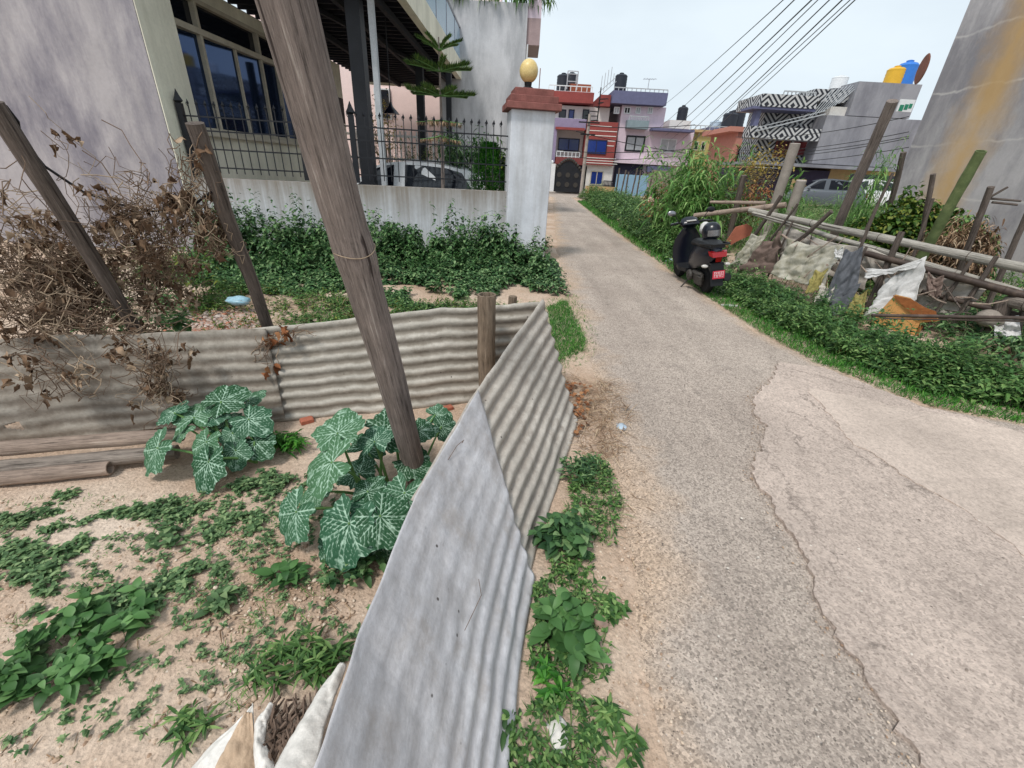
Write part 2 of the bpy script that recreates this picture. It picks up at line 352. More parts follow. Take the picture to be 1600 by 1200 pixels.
def wood(k, c, cs, sc=(26, 26, 1.6), crackc=S(44,34,32), bd=.02):
    n = NT(k); q = n.n('ShaderNodeTexCoord').outputs['Object']; v = n.map(sc, v=q)
    a = n.ramp(n.noise(1.6, 9, .8, v), [(.36, mul(c, .26)), (.46, mul(c, .8)), (.56, c), (.7, cs)])
    a = n.mix(.7, a, n.ramp(n.noise(3.2, 6, .7, n.map((1, 1, .6), v=q)), [(.32, .6), (.7, 1.18)]), 'MULTIPLY')
    a = n.mix(.5, a, n.ramp(n.noise(70, 4, .7, n.map((1, 1, .2), v=q)), [(.3, .65), (.7, 1.2)]), 'MULTIPLY')
    cr = n.noise(1., 3, .5, n.map((sc[0]*.5, sc[1]*.5, sc[2]*.25), v=q))
    a = n.mix(n.ramp(cr, [(.33, .85), (.36, 0.)]), a, crackc)
    n.col(a).rough(.9, .2); n.bump(n.noise(1.6, 8, .7, v), .9, bd); M[k] = n.m
wood('timber', S(152,139,132), S(208,197,188), (60, 60, 2.2)); wood('bamboo_gray', S(158,146,136), S(194,184,172), (30, 30, 2)); wood('stake', S(112,101,94), S(156,145,137), (30, 30, 1.6))
wood('post_brown', S(150,132,114), S(190,174,154), (30, 30, 2)); 
def bamboo(k, c, cs):
    n = NT(k); v = n.map((4, 4, 4)); a = n.ramp(n.noise(1.6, 6, .65, v), [(.3, mul(c, .72)), (.5, c), (.72, cs)])
    a = n.mix(.4, a, n.ramp(n.noise(60, 3, .7), [(.3, .75), (.7, 1.1)]), 'MULTIPLY'); n.col(a).rough(.6, .3); n.bump(n.noise(50, 4), .25, .005); M[k] = n.m
wood('bamboo_pale', S(184,178,168), S(218,213,205), (40, 40, 1.2)); bamboo('bamboo_green', S(104,118,76), S(136,142,98)); bamboo('bamboo_dark', S(70,58,52), S(104,88,78)); wood('bamboo_tan', S(176,156,142), S(214,198,184), (26, 26, 1.4))
# corrugated sheets
def sheetmat(k, c, cs, dirt, amt=.5, vec=(1, 1, 1), rust=0, metal=0, strk=(7, 1, 7)):
    n = NT(k); v = n.map(vec)
    a = n.ramp(n.noise(2.2, 7, .68, v), [(.3, mul(c, .8)), (.52, c), (.74, cs)])
    a = n.mix(.6, a, n.ramp(n.noise(30, 5, .75), [(.28, .72), (.7, 1.14)]), 'MULTIPLY')
    a = n.mix(.6, a, n.ramp(n.noise(5, 8, .78, n.map(strk)), [(.3, .62), (.5, 1.), (.72, 1.16)]), 'MULTIPLY')
    a = n.mix(n.ramp(n.noise(4.5, 7, .72), [(.54, 0.), (.66, .45)]), a, mul(dirt, 1.1))
    a = n.mix(n.math('MULTIPLY', n.ramp(n.vor(13), [(.05, .95), (.09, 0.)]), n.ramp(n.noise(2, 2), [(.5, 0.), (.56, 1.)])), a, S(40,36,36))
    h = n.attr('vein')       # dirt settles in the valleys
    q = n.math('MULTIPLY', n.ramp(n.math('ADD', h, n.math('MULTIPLY', n.math('SUBTRACT', n.noise(7, 6, .7), .5), 1.6)), [(.15, amt), (.75, 0.)]), 1.)
    a = n.mix(q, a, dirt)
    a = n.mix(n.ramp(n.noise(11, 5, .75), [(.66, 0.), (.74, .55)]), a, mul(dirt, .55))
    if rust: a = n.mix(n.ramp(n.noise(1.3, 6, .7), [(.5, 0.), (.72, rust)]), a, S(104,80,62))
    n.col(a).rough(.75, .3); n.b.inputs['Metallic'].default_value = metal; n.bump(n.noise(26, 6, .7), .35, .012); M[k] = n.m
sheetmat('sheet_pale', S(184,176,166), S(206,199,189), S(118,106,96), .55)
sheetmat('sheet_galv', S(198,196,199), S(222,220,222), S(150,140,132), .35, (3.2, 1.1, 1.3))
sheetmat('sheet_back', S(178,172,162), S(204,198,188), S(104,94,82), .7, strk=(1, 5, 7))
sheetmat('sheet_old', S(168,160,149), S(190,183,172), S(96,84,72), .7, (1, 1, 1), .35, strk=(1, 5, 7))
# foliage
M['weed'] = leafmat('weed_leaf', S(44,76,38), S(84,122,62), S(142,170,104))
M['weed_dark'] = leafmat('nettle_leaf', S(40,70,44), S(78,116,68), S(142,170,118))
M['grass'] = leafmat('grass_blade', S(36,86,26), S(64,124,42), S(104,164,66))
M['broad'] = leafmat('broad_leaf', S(52,88,46), S(76,116,62), S(110,148,90), .2)
M['graygreen'] = leafmat('creeper_leaf', S(62,90,56), S(98,128,84), S(146,168,118), .2)
M['reed'] = leafmat('reed_leaf', S(66,112,50), S(112,156,80), S(166,194,124), .3)
M['ivy'] = leafmat('ivy_leaf', S(40,72,24), S(74,106,38), S(136,142,62), .25)
M['pine'] = leafmat('pine_needle', S(40,66,32), S(76,104,48), S(120,146,76), .15)
M['thuja'] = leafmat('thuja_leaf', S(26,76,24), S(52,112,36), S(96,152,60), .2)
M['yellowleaf'] = leafmat('yellow_leaf', S(150,130,60), S(190,170,90), S(170,140,80), .2)
M['dryleaf'] = leafmat('dry_leaf', S(92,70,54), S(130,104,82), S(184,162,138), .1, .85)
M['straw'] = leafmat('straw_piece', S(100,76,56), S(150,122,96), S(196,176,148), .05, .9)
M['rustleaf'] = leafmat('rust_leaf', S(110,66,40), S(150,96,62), S(176,130,92), .1, .9)
n = NT('pumpkin_leaf')
v = n.math('ADD', n.attr('vein'), n.math('MULTIPLY', n.math('SUBTRACT', n.noise(36, 5, .7), .5), .9))
g_ = n.n('ShaderNodeNewGeometry'); oi = n.n('ShaderNodeObjectInfo'); k0 = n.ramp(oi.outputs['Random'], [(0., S(34,78,44)), (.5, S(52,96,70)), (1., S(74,114,78))])
k = n.mix(n.ramp(v, [(.44, 0.), (.72, .95)]), k0, S(176,206,184)); n.col(k).rough(.6, .3); n.bump(n.attr('vein'), .3, .01)
tr = n.n('ShaderNodeBsdfTranslucent'); ms = n.n('ShaderNodeMixShader'); ms.inputs[0].default_value = .15
n.l(k, tr.inputs[0]); n.l(n.b.outputs[0], ms.inputs[1]); n.l(tr.outputs[0], ms.inputs[2]); n.l(ms.outputs[0], n.o.inputs[0]); M['pumpkin'] = n.m
M['petiole'] = mat('petiole', S(96,134,74), .15, 8, .6, 0)

# ---------------------------------------------------------------- foliage arrays
PROF = {'ovate': lambda t: (np.sin(np.pi*np.clip(t, 0, 1)**.75))**.9, 'lance': lambda t: np.sin(np.pi*t**.6)*.9, 'grass': lambda t: (1-t)**.6*np.minimum(1, t*8+.4)}
def leaves(P, D, Ln, W, seg=3, fold=.3, droop=.35, prof='ovate', roll=None):
    P = np.asarray(P, float); D = np.asarray(D, float); D = D/np.linalg.norm(D, axis=1, keepdims=True); N = len(P)
    up = np.tile([0, 0, 1.], (N, 1)); flat = np.abs(D[:, 2]) > .93; up[flat] = [1., .3, 0]
    Sd = np.cross(D, up); Sd /= np.linalg.norm(Sd, axis=1, keepdims=True); Nn = np.cross(Sd, D)
    if roll is not None:
        c, s_ = np.cos(roll)[:, None], np.sin(roll)[:, None]; Sd, Nn = Sd*c+Nn*s_, Nn*c-Sd*s_
    Ln = np.broadcast_to(Ln, N)[:, None]; W = np.broadcast_to(W, N)[:, None]; droop = np.broadcast_to(droop, N)[:, None]
    V = np.zeros((N, 3*(seg+1), 3))
    for i in range(seg+1):
        t = i/seg; wd = W*float(PROF[prof](np.array(t)))*.5 + W*.02
        c = P + D*Ln*t*(1-.12*droop*t) - np.array([0, 0, 1.])*Ln*droop*t*t
        V[:, i*3+1] = c; V[:, i*3] = c-Sd*wd+Nn*wd*fold; V[:, i*3+2] = c+Sd*wd+Nn*wd*fold
    q = []
    for i in range(seg): a = i*3; q += [(a, a+3, a+4, a+1), (a+1, a+4, a+5, a+2)]
    Q = (np.array(q)[None]+(np.arange(N)*3*(seg+1))[:, None, None]).reshape(-1, 4)
    return V.reshape(-1, 3), Q
def joinf(parts):
    V = []; Q = []; b = 0
    for v, q in parts: V.append(v); Q.append(q+b); b += len(v)
    return np.concatenate(V), np.concatenate(Q)
def dirs(n, e0, e1):
    a = NR.uniform(0, 2*pi, n); e = NR.uniform(e0, e1, n)
    return np.stack([np.cos(a)*np.cos(e), np.sin(a)*np.cos(e), np.sin(e)], 1)
def stalks(base, h, k, Ln, W, e=(-.1, .7), lean=.15, prof='ovate', seg=3, droop=.4, tmin=.15, stemw=.006, spread=1.):
    """n plants with upright stems carrying k leaves each; returns (stems, leaves)"""
    n = len(base); h = np.broadcast_to(h, n); tip = base + dirs(n, 0, .01)*(h*lean*NR.uniform(0, 1, n))[:, None]; tip[:, 2] = base[:, 2]+h
    st = leaves(base, tip-base, np.linalg.norm(tip-base, axis=1)*1.02, stemw, 2, 0, 0., 'grass')
    i = np.repeat(np.arange(n), k); t = NR.uniform(tmin, 1, n*k)**.8
    P = base[i]+(tip-base)[i]*t[:, None]; D = dirs(n*k, *e)
    s = NR.uniform(.6, 1.15, n*k)*(1.15-.5*t)
    lv = leaves(P, D, Ln*s, W*s, seg, .3, droop, prof)
    return st, lv
def scatter(polys, n, rng=NR, falloff=False):
    """random ground points inside a list of ground polygons"""
    out_ = []
    for P in polys:
        P = np.array(P, float)[:, :2]; lo, hi = P.min(0), P.max(0)
        def area(q): x, y = q[:, 0], q[:, 1]; return abs(np.dot(x, np.roll(y, 1))-np.dot(y, np.roll(x, 1)))/2
        out_.append((P, lo, hi, area(P)))
    tot = sum(o[3] for o in out_); res = []
    for P, lo, hi, A in out_:
        m_ = int(n*A/tot)+1; got = np.zeros((0, 2))
        while len(got) < m_:
            q = rng.uniform(lo, hi, (m_*2, 2)); ins = np.zeros(len(q), bool); x1, y1 = P[:, 0], P[:, 1]; x2, y2 = np.roll(x1, -1), np.roll(y1, -1)
            for a, b, c, d_ in zip(x1, y1, x2, y2):
                if b != d_: ins ^= ((b > q[:, 1]) != (d_ > q[:, 1])) & (q[:, 0] < (c-a)*(q[:, 1]-b)/(d_-b)+a)
            got = np.concatenate([got, q[ins]])
        res.append(got[:m_])
    r = rng.permutation(np.concatenate(res))[:n]; return np.column_stack([r, [hgt(x, y) for x, y in r]])
def clump(c, r, n): 
    a = NR.uniform(0, 2*pi, n); q = np.sqrt(NR.uniform(0, 1, n))*r; p = np.column_stack([c[0]+np.cos(a)*q, c[1]+np.sin(a)*q, np.zeros(n)])
    p[:, 2] = [hgt(x, y) for x, y, _ in p]; return p
def stonemat(k, a, b, c):
    n = NT(k); g = n.n('ShaderNodeNewGeometry'); n.col(n.ramp(g.outputs['Random Per Island'], [(0, a), (.5, b), (1, c)])).rough(.9, .2); M[k] = n.m
stonemat('pebbles', S(150,124,104), S(184,160,138), S(216,200,182)); stonemat('grit', S(92,84,78), S(150,138,128), S(222,214,204)); stonemat('rubble', S(196,184,176), S(172,150,136), S(182,120,96))
# ================================================================ ground and road
def edgeL(y): return float(np.interp(y, [-3, .69, .99, 1.85, 3, 4.41, 6, 9.84, 20, 33, 36, 42], [.5, .53, .55, .63, .72, .78, .80, .85, 1.4, 2.1, .2, -3]))
def edgeR(y): return float(np.interp(y, [-3, 2.4, 3.12, 3.41, 4.2, 5.19, 7.2, 10.95, 15.2, 34, 35.5, 42], [9, 6.2, 4.3, 3.6, 3.25, 3.1, 3.05, 3.1, 3.15, 3.7, 9, 12]))
xs = np.unique(np.concatenate([np.linspace(-70, -8, 20), np.linspace(-8, 12, 330), np.linspace(12, 90, 30)]))
ys = np.unique(np.concatenate([np.linspace(-12, -1, 12), np.linspace(-1, 14, 260), np.linspace(14, 46, 50), np.linspace(46, 200, 14)]))
V = []
for x in xs:
    for y in ys:
        z = hgt(x, y); dl = edgeL(y)+.05-x; dr = x-edgeR(y)+.05; out_ = max(dl, dr)
        if -1 < y < 14 and -8 < x < 12:
            k = min(1, max(0, out_*3)); z += k*(.035*(fbm(x*2.3, y*2.3, 1)-.5)+.02*(fbm(x*9, y*9, 5)-.5))
        if out_ < 0: z -= .03
        elif out_ < .1: z -= .012
        V.append((x, y, z))
ny = len(ys); Q = np.array([(i*ny+j, (i+1)*ny+j, (i+1)*ny+j+1, i*ny+j+1) for i in range(len(xs)-1) for j in range(ny-1)])
np_obj('ground', V, Q, M['dirt'], None, True, kind='structure')
ys = np.concatenate([np.linspace(-3, 12, 300), np.linspace(12, 41.2, 120)[1:]]); V = []; A = []; K = 40
for y in ys:
    l = edgeL(y)+.10*(fbm(y*3, 0, 3)-.5)+.05*(fbm(y*14, 0, 4)-.5); r = edgeR(y)+.12*(fbm(y*2.5, 7, 3)-.5)+.04*(fbm(y*14, 3, 9)-.5)
    for j in range(K+1):
        u = j/K; x = l+(r-l)*u; z = .004+.012*math.sin(pi*u)**.5 + .012*(fbm(x*1.5, y*1.5, 2)-.5)*min(1, 8*u*(1-u)) + hgt(x, y)
        if u in (0., 1.): z = hgt(x, y)-.02
        V.append((x, y, z)); A.append(max(0, 1-min((x-l)/.75, (r-x)/.5 if y > 3 else 9)))
Q = np.array([(i*(K+1)+j, i*(K+1)+j+1, (i+1)*(K+1)+j+1, (i+1)*(K+1)+j) for i in range(len(ys)-1) for j in range(K)])
np_obj('road', V, Q, M['road'], None, True, kind='structure', attr=A)
def slab(name, pts, z, th, m_, jag=.05, step=.03):
    P = [np.array(p[:2], float) for p in pts]; out_ = []
    for a, b in zip(P, P[1:]+P[:1]):
        L_ = np.linalg.norm(b-a); k = max(1, int(L_/step)); nn = np.array([b[1]-a[1], a[0]-b[0]])/L_
        for i in range(k):
            q = a+(b-a)*i/k; s = min(1, min(i, k-i)*.4+.3); out_.append(q+nn*jag*s*((fbm(q[0]*4, q[1]*4, 3)-.5)*2.0+(fbm(q[0]*22, q[1]*22, 6)-.5)*1.6))
    import bmesh
    bm = bmesh.new(); bot = [bm.verts.new((p[0], p[1], z-th)) for p in out_]
    top = [bm.verts.new((p[0], p[1], z-.006*rnd.random())) for p in out_]; bm.faces.new(top)
    for i in range(len(out_)): j = (i+1) % len(out_); bm.faces.new((bot[i], bot[j], top[j], top[i]))
    bm.normal_update(); me = bpy.data.meshes.new(name); bmesh.ops.triangulate(bm, faces=bm.faces[:], ngon_method='EAR_CLIP'); bmesh.ops.recalc_face_normals(bm, faces=bm.faces[:]); bm.to_mesh(me)
    me.materials.append(m_); o = bpy.data.objects.new(name, me); SC.collection.objects.link(o); return tag(o, kind='structure')
slab('road_slab', [(1.36,-1.5),(1.38,.2),(1.4,.73),(1.43,1.22),(1.58,2.21),(2.0,2.95),(2.1,3.3),(2.55,3.83),(2.78,4.15),(3.2,4.1),(3.55,3.3),(4.1,3.0),(6.2,2.2),(8.5,-1.5)], .034, .06, M['slab'], .06)
slab('road_slab_patch', [G(1262,612,0), G(1400,640,0), G(1560,672,0), (4.6,2.7), (5.4,2.3), (6.3,.9), (3.9,1.2), G(1600,880,0), G(1480,790,0), G(1330,700,0)], .039, .02, M['slab2'], .05)

# ================================================================ corrugated sheets
def sheet(name, top, bot, nridge, amp, m_, label, off=0, cut0=0, cut1=0, nu=160, nv=110, smooth_top=0, ragged=.012, hole=None, flat=None, extend=0):
    tk = sorted(top, key=lambda p: p[0]); 
    def path(P, u):
        s = [0]
        for a, b in zip(P, P[1:]): s.append(s[-1]+np.linalg.norm(np.array(b)-np.array(a)))
        t = u*s[-1]; return np.array([np.interp(t, s, [p[k] for p in P]) for k in range(3)])
    at_ = []
    V = []; 
    for i in range(nu+1):
        u = i/nu
        for j in range(nv+1):
            v = j/nv
            uu = u*(1-cut1*v)+cut0*v*(1-u)
            a, b = path(top, uu), path(bot, uu)
            b = b + np.array([0, 0, 1.])*(ragged*2*(fbm(uu*20, 0, 8)-.3)); a = a+np.array([0, 0, 1.])*(ragged*(fbm(uu*12, 5, 8)-.5)*2)
            p = a+(b-a)*v
            e = 1e-3; tg = path(top, min(1, uu+e))-path(top, max(0, uu-e)); nrm = np.cross(tg, b-a); nrm /= np.linalg.norm(nrm)+1e-9
            if nrm[2] < 0: nrm = -nrm
            am = amp*(flat(uu, v) if flat else 1)
            c = sin(2*pi*nridge*v+.5*sin(3*uu))
            bend = .03*(fbm(uu*3, v*2, 4)-.5)+.010*(fbm(uu*14, v*6, 2)-.5)
            p = p+nrm*(am*c+off+bend)
            V.append(p); at_.append(.5+.5*c*min(1, am/.006))
    Q = [(i*(nv+1)+j, (i+1)*(nv+1)+j, (i+1)*(nv+1)+j+1, i*(nv+1)+j+1) for i in range(nu) for j in range(nv)]
    if hole: Q = [q for k, q in enumerate(Q) if not hole((k//nv+.5)/nu, (k % nv+.5)/nv)]
    o = np_obj(name, V, np.array(Q), m_, None, True, label=label, cat='metal sheet', attr=at_)
    md = o.modifiers.new('solid', 'SOLIDIFY'); md.thickness = .0025; md.offset = 0
    return o
topN = [(.20,3.30,.80), (-.2,1.84,.69), (-.335,1.14,.65), (-.36,.66,.66), (-.345,.40,.70), (-.33,-.2,.72)]
botN = [(.51,2.78,0.0), (.33,2.1,0), (.13,1.39,0), (.06,.86,0), (.02,.5,0), (0,-.1,0)]
sheet('corrugated_sheet', topN[:3], botN[:3]+[(.095,1.1,0)], 9.5, .0105, M['sheet_pale'], 'pale corrugated sheet with sharp ridges running down to the road edge', ragged=.008, nu=130)
# overlapping smoother sheet nearer the camera
topA = [(-.19,1.90,.692), (-.335,1.14,.652), (-.36,.66,.662), (-.345,.40,.70), (-.33,-.3,.72)]
botA = [(.13,1.36,.0), (.085,1.1,0), (.06,.86,0), (.02,.5,0), (-.02,-.2,0)]
sheet('corrugated_sheet', topA, botA, 9.5, .007, M['sheet_galv'], 'smooth bluish grey metal sheet leaning closest to the camera', off=.026, ragged=.006, flat=lambda u, v: .18+.8*max(0, min(1, (v-.45)*2.4)), nu=150)
topC = [(.22,3.30,.78), (-.87,3.05,.71), (-1.85,2.82,.60), (-2.1,2.72,.6)]
botC = [(.36,3.22,0), (-.49,2.93,0), (-1.67,2.57,.0), (-1.95,2.5,0)]
sheet('corrugated_sheet', topC, botC, 8.5, .0095, M['sheet_back'], 'stained corrugated sheet behind the weathered timber pole and pumpkin plants', ragged=.012)
topD = [(-1.75,2.83,.61), (-2.3,2.55,.65), (-2.75,2.33,.68), (-3.3,2.08,.70), (-4.6,1.5,.7)]
botD = [(-1.6,2.58,.02), (-2.2,2.40,.04), (-2.7,2.25,.02), (-3.3,2.07,0), (-4.6,1.6,0)]
hu, hv = .52, .8
sheet('corrugated_sheet', topD, botD, 8, .008, M['sheet_old'], 'brown rust stained flatter sheet at far left with a torn hole', off=.012, ragged=.012, flat=lambda u, v: max(.25, 1-u*1.5)*(.4+.6*v), hole=lambda u, v: 0 < (u-.455)*38 < 1 and abs(v-.80) < .045*(1-(u-.455)*38)+.01)
# ================================================================ poles
def pole(name, p0, p1, r0, r1, m_, label, cat='pole', bend=0, n=14, group=None, cap=True, knots=(), seg=28, crack=0):
    p0, p1 = np.array(p0, float), np.array(p1, float); L_ = np.linalg.norm(p1-p0); d = (p1-p0)/L_
    a = np.cross(d, [0, 1, .3]); a /= np.linalg.norm(a); b = np.cross(d, a); V = []
    for i in range(seg+1):
        t = i/seg; c = p0+(p1-p0)*t + a*bend*sin(pi*t)+a*.012*L_*(fbm(t*4, p0[0], 2)-.5)
        r = r0+(r1-r0)*t; kk = 1
        for k in knots: kk += .08*math.exp(-((t-k)*seg/1.1)**2)
        for j in range(n):
            th = 2*pi*j/n; q = r*kk*(1+.09*(fbm(cos(th)*1.5+3, sin(th)*1.5+t*3, 7)-.5))
            if crack and abs(th-crack) < .25: q *= .86
            V.append(c+q*(cos(th)*a+sin(th)*b))
    m2 = MB(); fs = [(i*n+j, i*n+(j+1) % n, (i+1)*n+(j+1) % n, (i+1)*n+j) for i in range(seg) for j in range(n)]
    if cap:
        k = len(V); V += [p0, p1-d*r1*.5*(1 if cap == 'hollow' else 0)]
        fs += [(j, k, (j+1) % n) for j in range(n)]
        if cap == 'hollow':
            b0 = seg*n; k2 = len(V); V += [p1+(np.array(V[b0+j])-p1)*.8 for j in range(n)]; k3 = len(V); V += [p1+(np.array(V[b0+j])-p1)*.78-d*.12 for j in range(n)]
            fs += [(b0+j, b0+(j+1) % n, k2+(j+1) % n, k2+j) for j in range(n)]+[(k2+j, k2+(j+1) % n, k3+(j+1) % n, k3+j) for j in range(n)]
            V[k+1] = p1-d*.12; fs += [(k3+j, k3+(j+1) % n, k+1) for j in range(n)]
        else: fs += [(seg*n+(j+1) % n, k+1, seg*n+j) for j in range(n)]
    m2.add(V, fs)
    # object frame aligned with the pole, so grain runs along it
    me = bpy.data.meshes.new(name); R = np.column_stack([a, b, d]); W_ = (np.array(V)-p0)@R
    me.from_pydata([tuple(v) for v in W_], [], fs); me.materials.append(M[m_]); o = bpy.data.objects.new(name, me); SC.collection.objects.link(o)
    mm = Matrix.Identity(4)
    for i in range(3): mm[i][0], mm[i][1], mm[i][2], mm[i][3] = a[i], b[i], d[i], p0[i]
    o.matrix_world = mm; me.polygons.foreach_set('use_smooth', [True]*len(me.polygons)); me.set_sharp_from_angle(angle=radians(50))
    return tag(o, label, cat, group)
A0, A1 = np.array([-.495, 1.98, -.1]), np.array([-.715, 1.58, 2.13])
pole('timber_pole', A0, A0+(A1-A0)*1.5, .056, .0965, 'timber', 'thick weathered grey timber pole leaning across the foreground', bend=.0, n=24, knots=(.44,), seg=60, crack=1.3)
ob = SC.objects['timber_pole']; nd = (A1-A0)/np.linalg.norm(A1-A0); aa = np.cross(nd, [0, 1, .3]); aa /= np.linalg.norm(aa); bb_ = np.cross(nd, aa); cc = A0+(A1-A0)*.665
rg = MB(); rg.tube([(.0795*(cos(q)*aa+sin(q)*bb_)+cc+nd*.01*sin(q*2)) for q in np.linspace(0, 2*pi, 33)], .0018, 6); ro = rg.build('node_ring', M['vine_pale'], None, smooth=True); mw = ro.matrix_basis.copy(); ro.parent = ob; ro.matrix_parent_inverse = ob.matrix_world.inverted()
tp = at(303,192,2.66); bt = at(421,517,3.0); bt = bt+(bt-tp)*.45
pole('timber_pole', bt, tp, .036, .045, 'stake', 'thin dark pole with vines tied to it before the iron railing', knots=(.6,), seg=36)
tp = at(-12,160,2.35); bt = at(222,540,2.72); bt = bt+(bt-tp)*.35
pole('timber_pole', bt, tp, .034, .044, 'stake', 'grey pole at the left edge wrapped in dried vines', bend=-.03, seg=36)
p = at(760,460,2.98); pole('fence_post', (p[0]+.02, 2.99, 0), p, .062, .066, 'post_brown', 'hollow bamboo post standing at the corner of the metal sheets', 'post', cap='hollow', knots=(.5,))
p = at(801,463,3.45); pole('fence_post', (p[0], 3.45, 0), p, .035, .035, 'post_brown', 'small square cut stub post behind the corrugated sheet corner', 'post')
# bamboo lying on the ground at the left
for a, b, r, lb, k in [((-4.0,1.55,.20), (-1.98,2.14,.16), .042, 'upper long bamboo of the pile lying along the metal sheet', 'bamboo_tan'), ((-4.0,1.46,.115), (-2.0,2.085,.07), .045, 'split brown bamboo lying directly under the longest one', 'bamboo_gray'),
                    ((-4.0,1.44,.06), (-2.28,1.93,.05), .042, 'short hollow bamboo piece with open end lying in front of the pile', 'bamboo_tan')]:
    pole('bamboo_pole', a, b, r, r*.95, k, lb, 'bamboo pole', cap='hollow' if 'hollow' in lb else True, knots=(.3, .62, .85), group='bamboo poles on the ground')
# ================================================================ pumpkin plants
def pleaf(center, size, az, tilt, par, asp=1.0, cup=.12):
    """lobed leaf with the petiole joint near its base; az = direction the tip points to"""
    nr, na = 20, 108; size *= .80*rnd.uniform(.88, 1.12); V = []; A = []; F = []
    mains = [0, .7, -.7, 1.5, -1.5, 2.35, -2.35]
    ax = np.array([cos(az), sin(az), 0]); sx = np.array([-sin(az), cos(az), 0]); up = np.array([0, 0, 1.])
    ax2 = ax*cos(tilt)-up*sin(tilt); up2 = up*cos(tilt)+ax*sin(tilt); sd_ = rnd.random()*50
    rolls = rnd.uniform(-.25, .25); sx, up2 = sx*cos(rolls)+up2*sin(rolls), up2*cos(rolls)-sx*sin(rolls)
    nn_ = up2+np.array([-.12, -.5, .1]); nn_ /= np.linalg.norm(nn_); ax2 = ax2-nn_*(ax2@nn_); ax2 /= np.linalg.norm(ax2); sx = np.cross(nn_, ax2); up2 = nn_
    def R(th):
        r = .52+.10*cos(th)+.10*max(0, cos(th))**4 + .045*cos(5*th) + .022*cos(17*th+sd_)+.02*sin(9*th+sd_)
        if abs(th) > 2.7: r *= max(.12, 1-(abs(th)-2.7)*2.0)
        return r
    for i in range(nr+1):
        for j in range(na):
            th = -pi+2*pi*(j+.5)/na; rr = R(th)*size*(i/nr); x, y = rr*cos(th), rr*sin(th)*1.0
            best = 9
            for mnum, a in enumerate(mains):
                dd = rr*abs(sin(th-a)) if abs(th-a) < 1.4 else 9; along = rr*cos(th-a)
                if along > 0 and dd < 9:
                    best = min(best, .006+1.5*dd/size/(1-.6*along/size/.6+.15))
                    if abs(th-a) < .8:      # side veins
                        q = ((along-dd*1.0)/size*10) % 1; q = min(q, 1-q)/10; best = min(best, .008+q*1.25+dd/size*.02)
            vz = 1-min(1, best/.055); q = x/size, y/size
            z = -cup*size*(rr/size)**2*1.6 + .03*size*sin(5*th+sd_)*(i/nr)**2 + .012*size*sin(14*th)*(i/nr)**2 - .02*size*vz+.05*size*(abs(y)/size)
            V.append(np.array(center)+ax2*x+sx*y*asp+up2*z); A.append(vz*.85)
    F = [(i*na+j, i*na+(j+1) % na, (i+1)*na+(j+1) % na, (i+1)*na+j) for i in range(nr) for j in range(na) if not (j == na-1)]
    return V, A, np.array(F)
def pumpkin(name_label, root, specs, stem_pts):
    t = thing('pumpkin_plant', name_label, 'pumpkin plant', root)
    for (px, py, sz, az, tilt, z) in specs:
        c = G(px, py, z); V, A, F = pleaf(c, sz, radians(az), radians(tilt), t)
        lf = np_obj('leaf', V, F, M['pumpkin'], t, True, attr=A)
        s = MB(); r = np.array(root)+np.array([rnd.uniform(-.08,.08), rnd.uniform(-.08,.08), .02]); r = r+(c-r)*np.array([.3, .3, 0]); mid = (r+c)/2+np.array([0, 0, .06])
        P = [r*(1-q)**2+2*q*(1-q)*mid+c*q*q for q in np.linspace(0, 1, 8)]; s.tube(P, [.009, .009, .008, .008, .007, .006, .006, .005], 6)
        s.build('leaf_stalk', M['petiole'], t, smooth=True)
    return t
# px,py of the stalk joint, leaf size, direction of the tip (deg), droop, height
pumpkin('pumpkin plant with white veined leaves growing around the thick timber pole', (-.62, 1.80, 0), [
 (518,722,.40,170,34,.42), (527,676,.30,95,8,.46), (585,690,.24,100,10,.40), (600,672,.34,25,14,.40), (462,800,.30,215,50,.24), (545,818,.34,250,38,.26), (576,790,.24,75,14,.26),
 (594,806,.26,330,26,.30), (574,768,.18,70,14,.28), (632,770,.22,250,42,.34), (652,672,.20,20,14,.36), (680,648,.20,20,14,.30), (690,666,.20,5,25,.26), (612,655,.22,120,6,.38),
 (560,740,.24,130,15,.18), (600,838,.20,300,30,.10), (495,770,.24,200,25,.14), (640,720,.22,350,20,.24), (570,700,.26,60,15,.22), (520,850,.16,230,30,.08)], None)
pumpkin('smaller pumpkin plant with spotted leaves beside the lying bamboo poles', (-1.55, 2.1, 0), [
 (245,700,.27,215,42,.20), (272,645,.24,150,14,.30), (302,652,.25,110,12,.28), (322,690,.23,250,35,.22), (345,627,.27,60,8,.34), (328,650,.20,20,14,.28), (362,676,.20,300,20,.20),
 (388,654,.30,340,18,.26), (325,722,.27,255,42,.16), (368,704,.22,290,35,.14), (398,690,.22,330,24,.15), (290,668,.22,200,20,.24), (388,625,.2,60,10,.26), (350,665,.24,90,15,.18)], None)

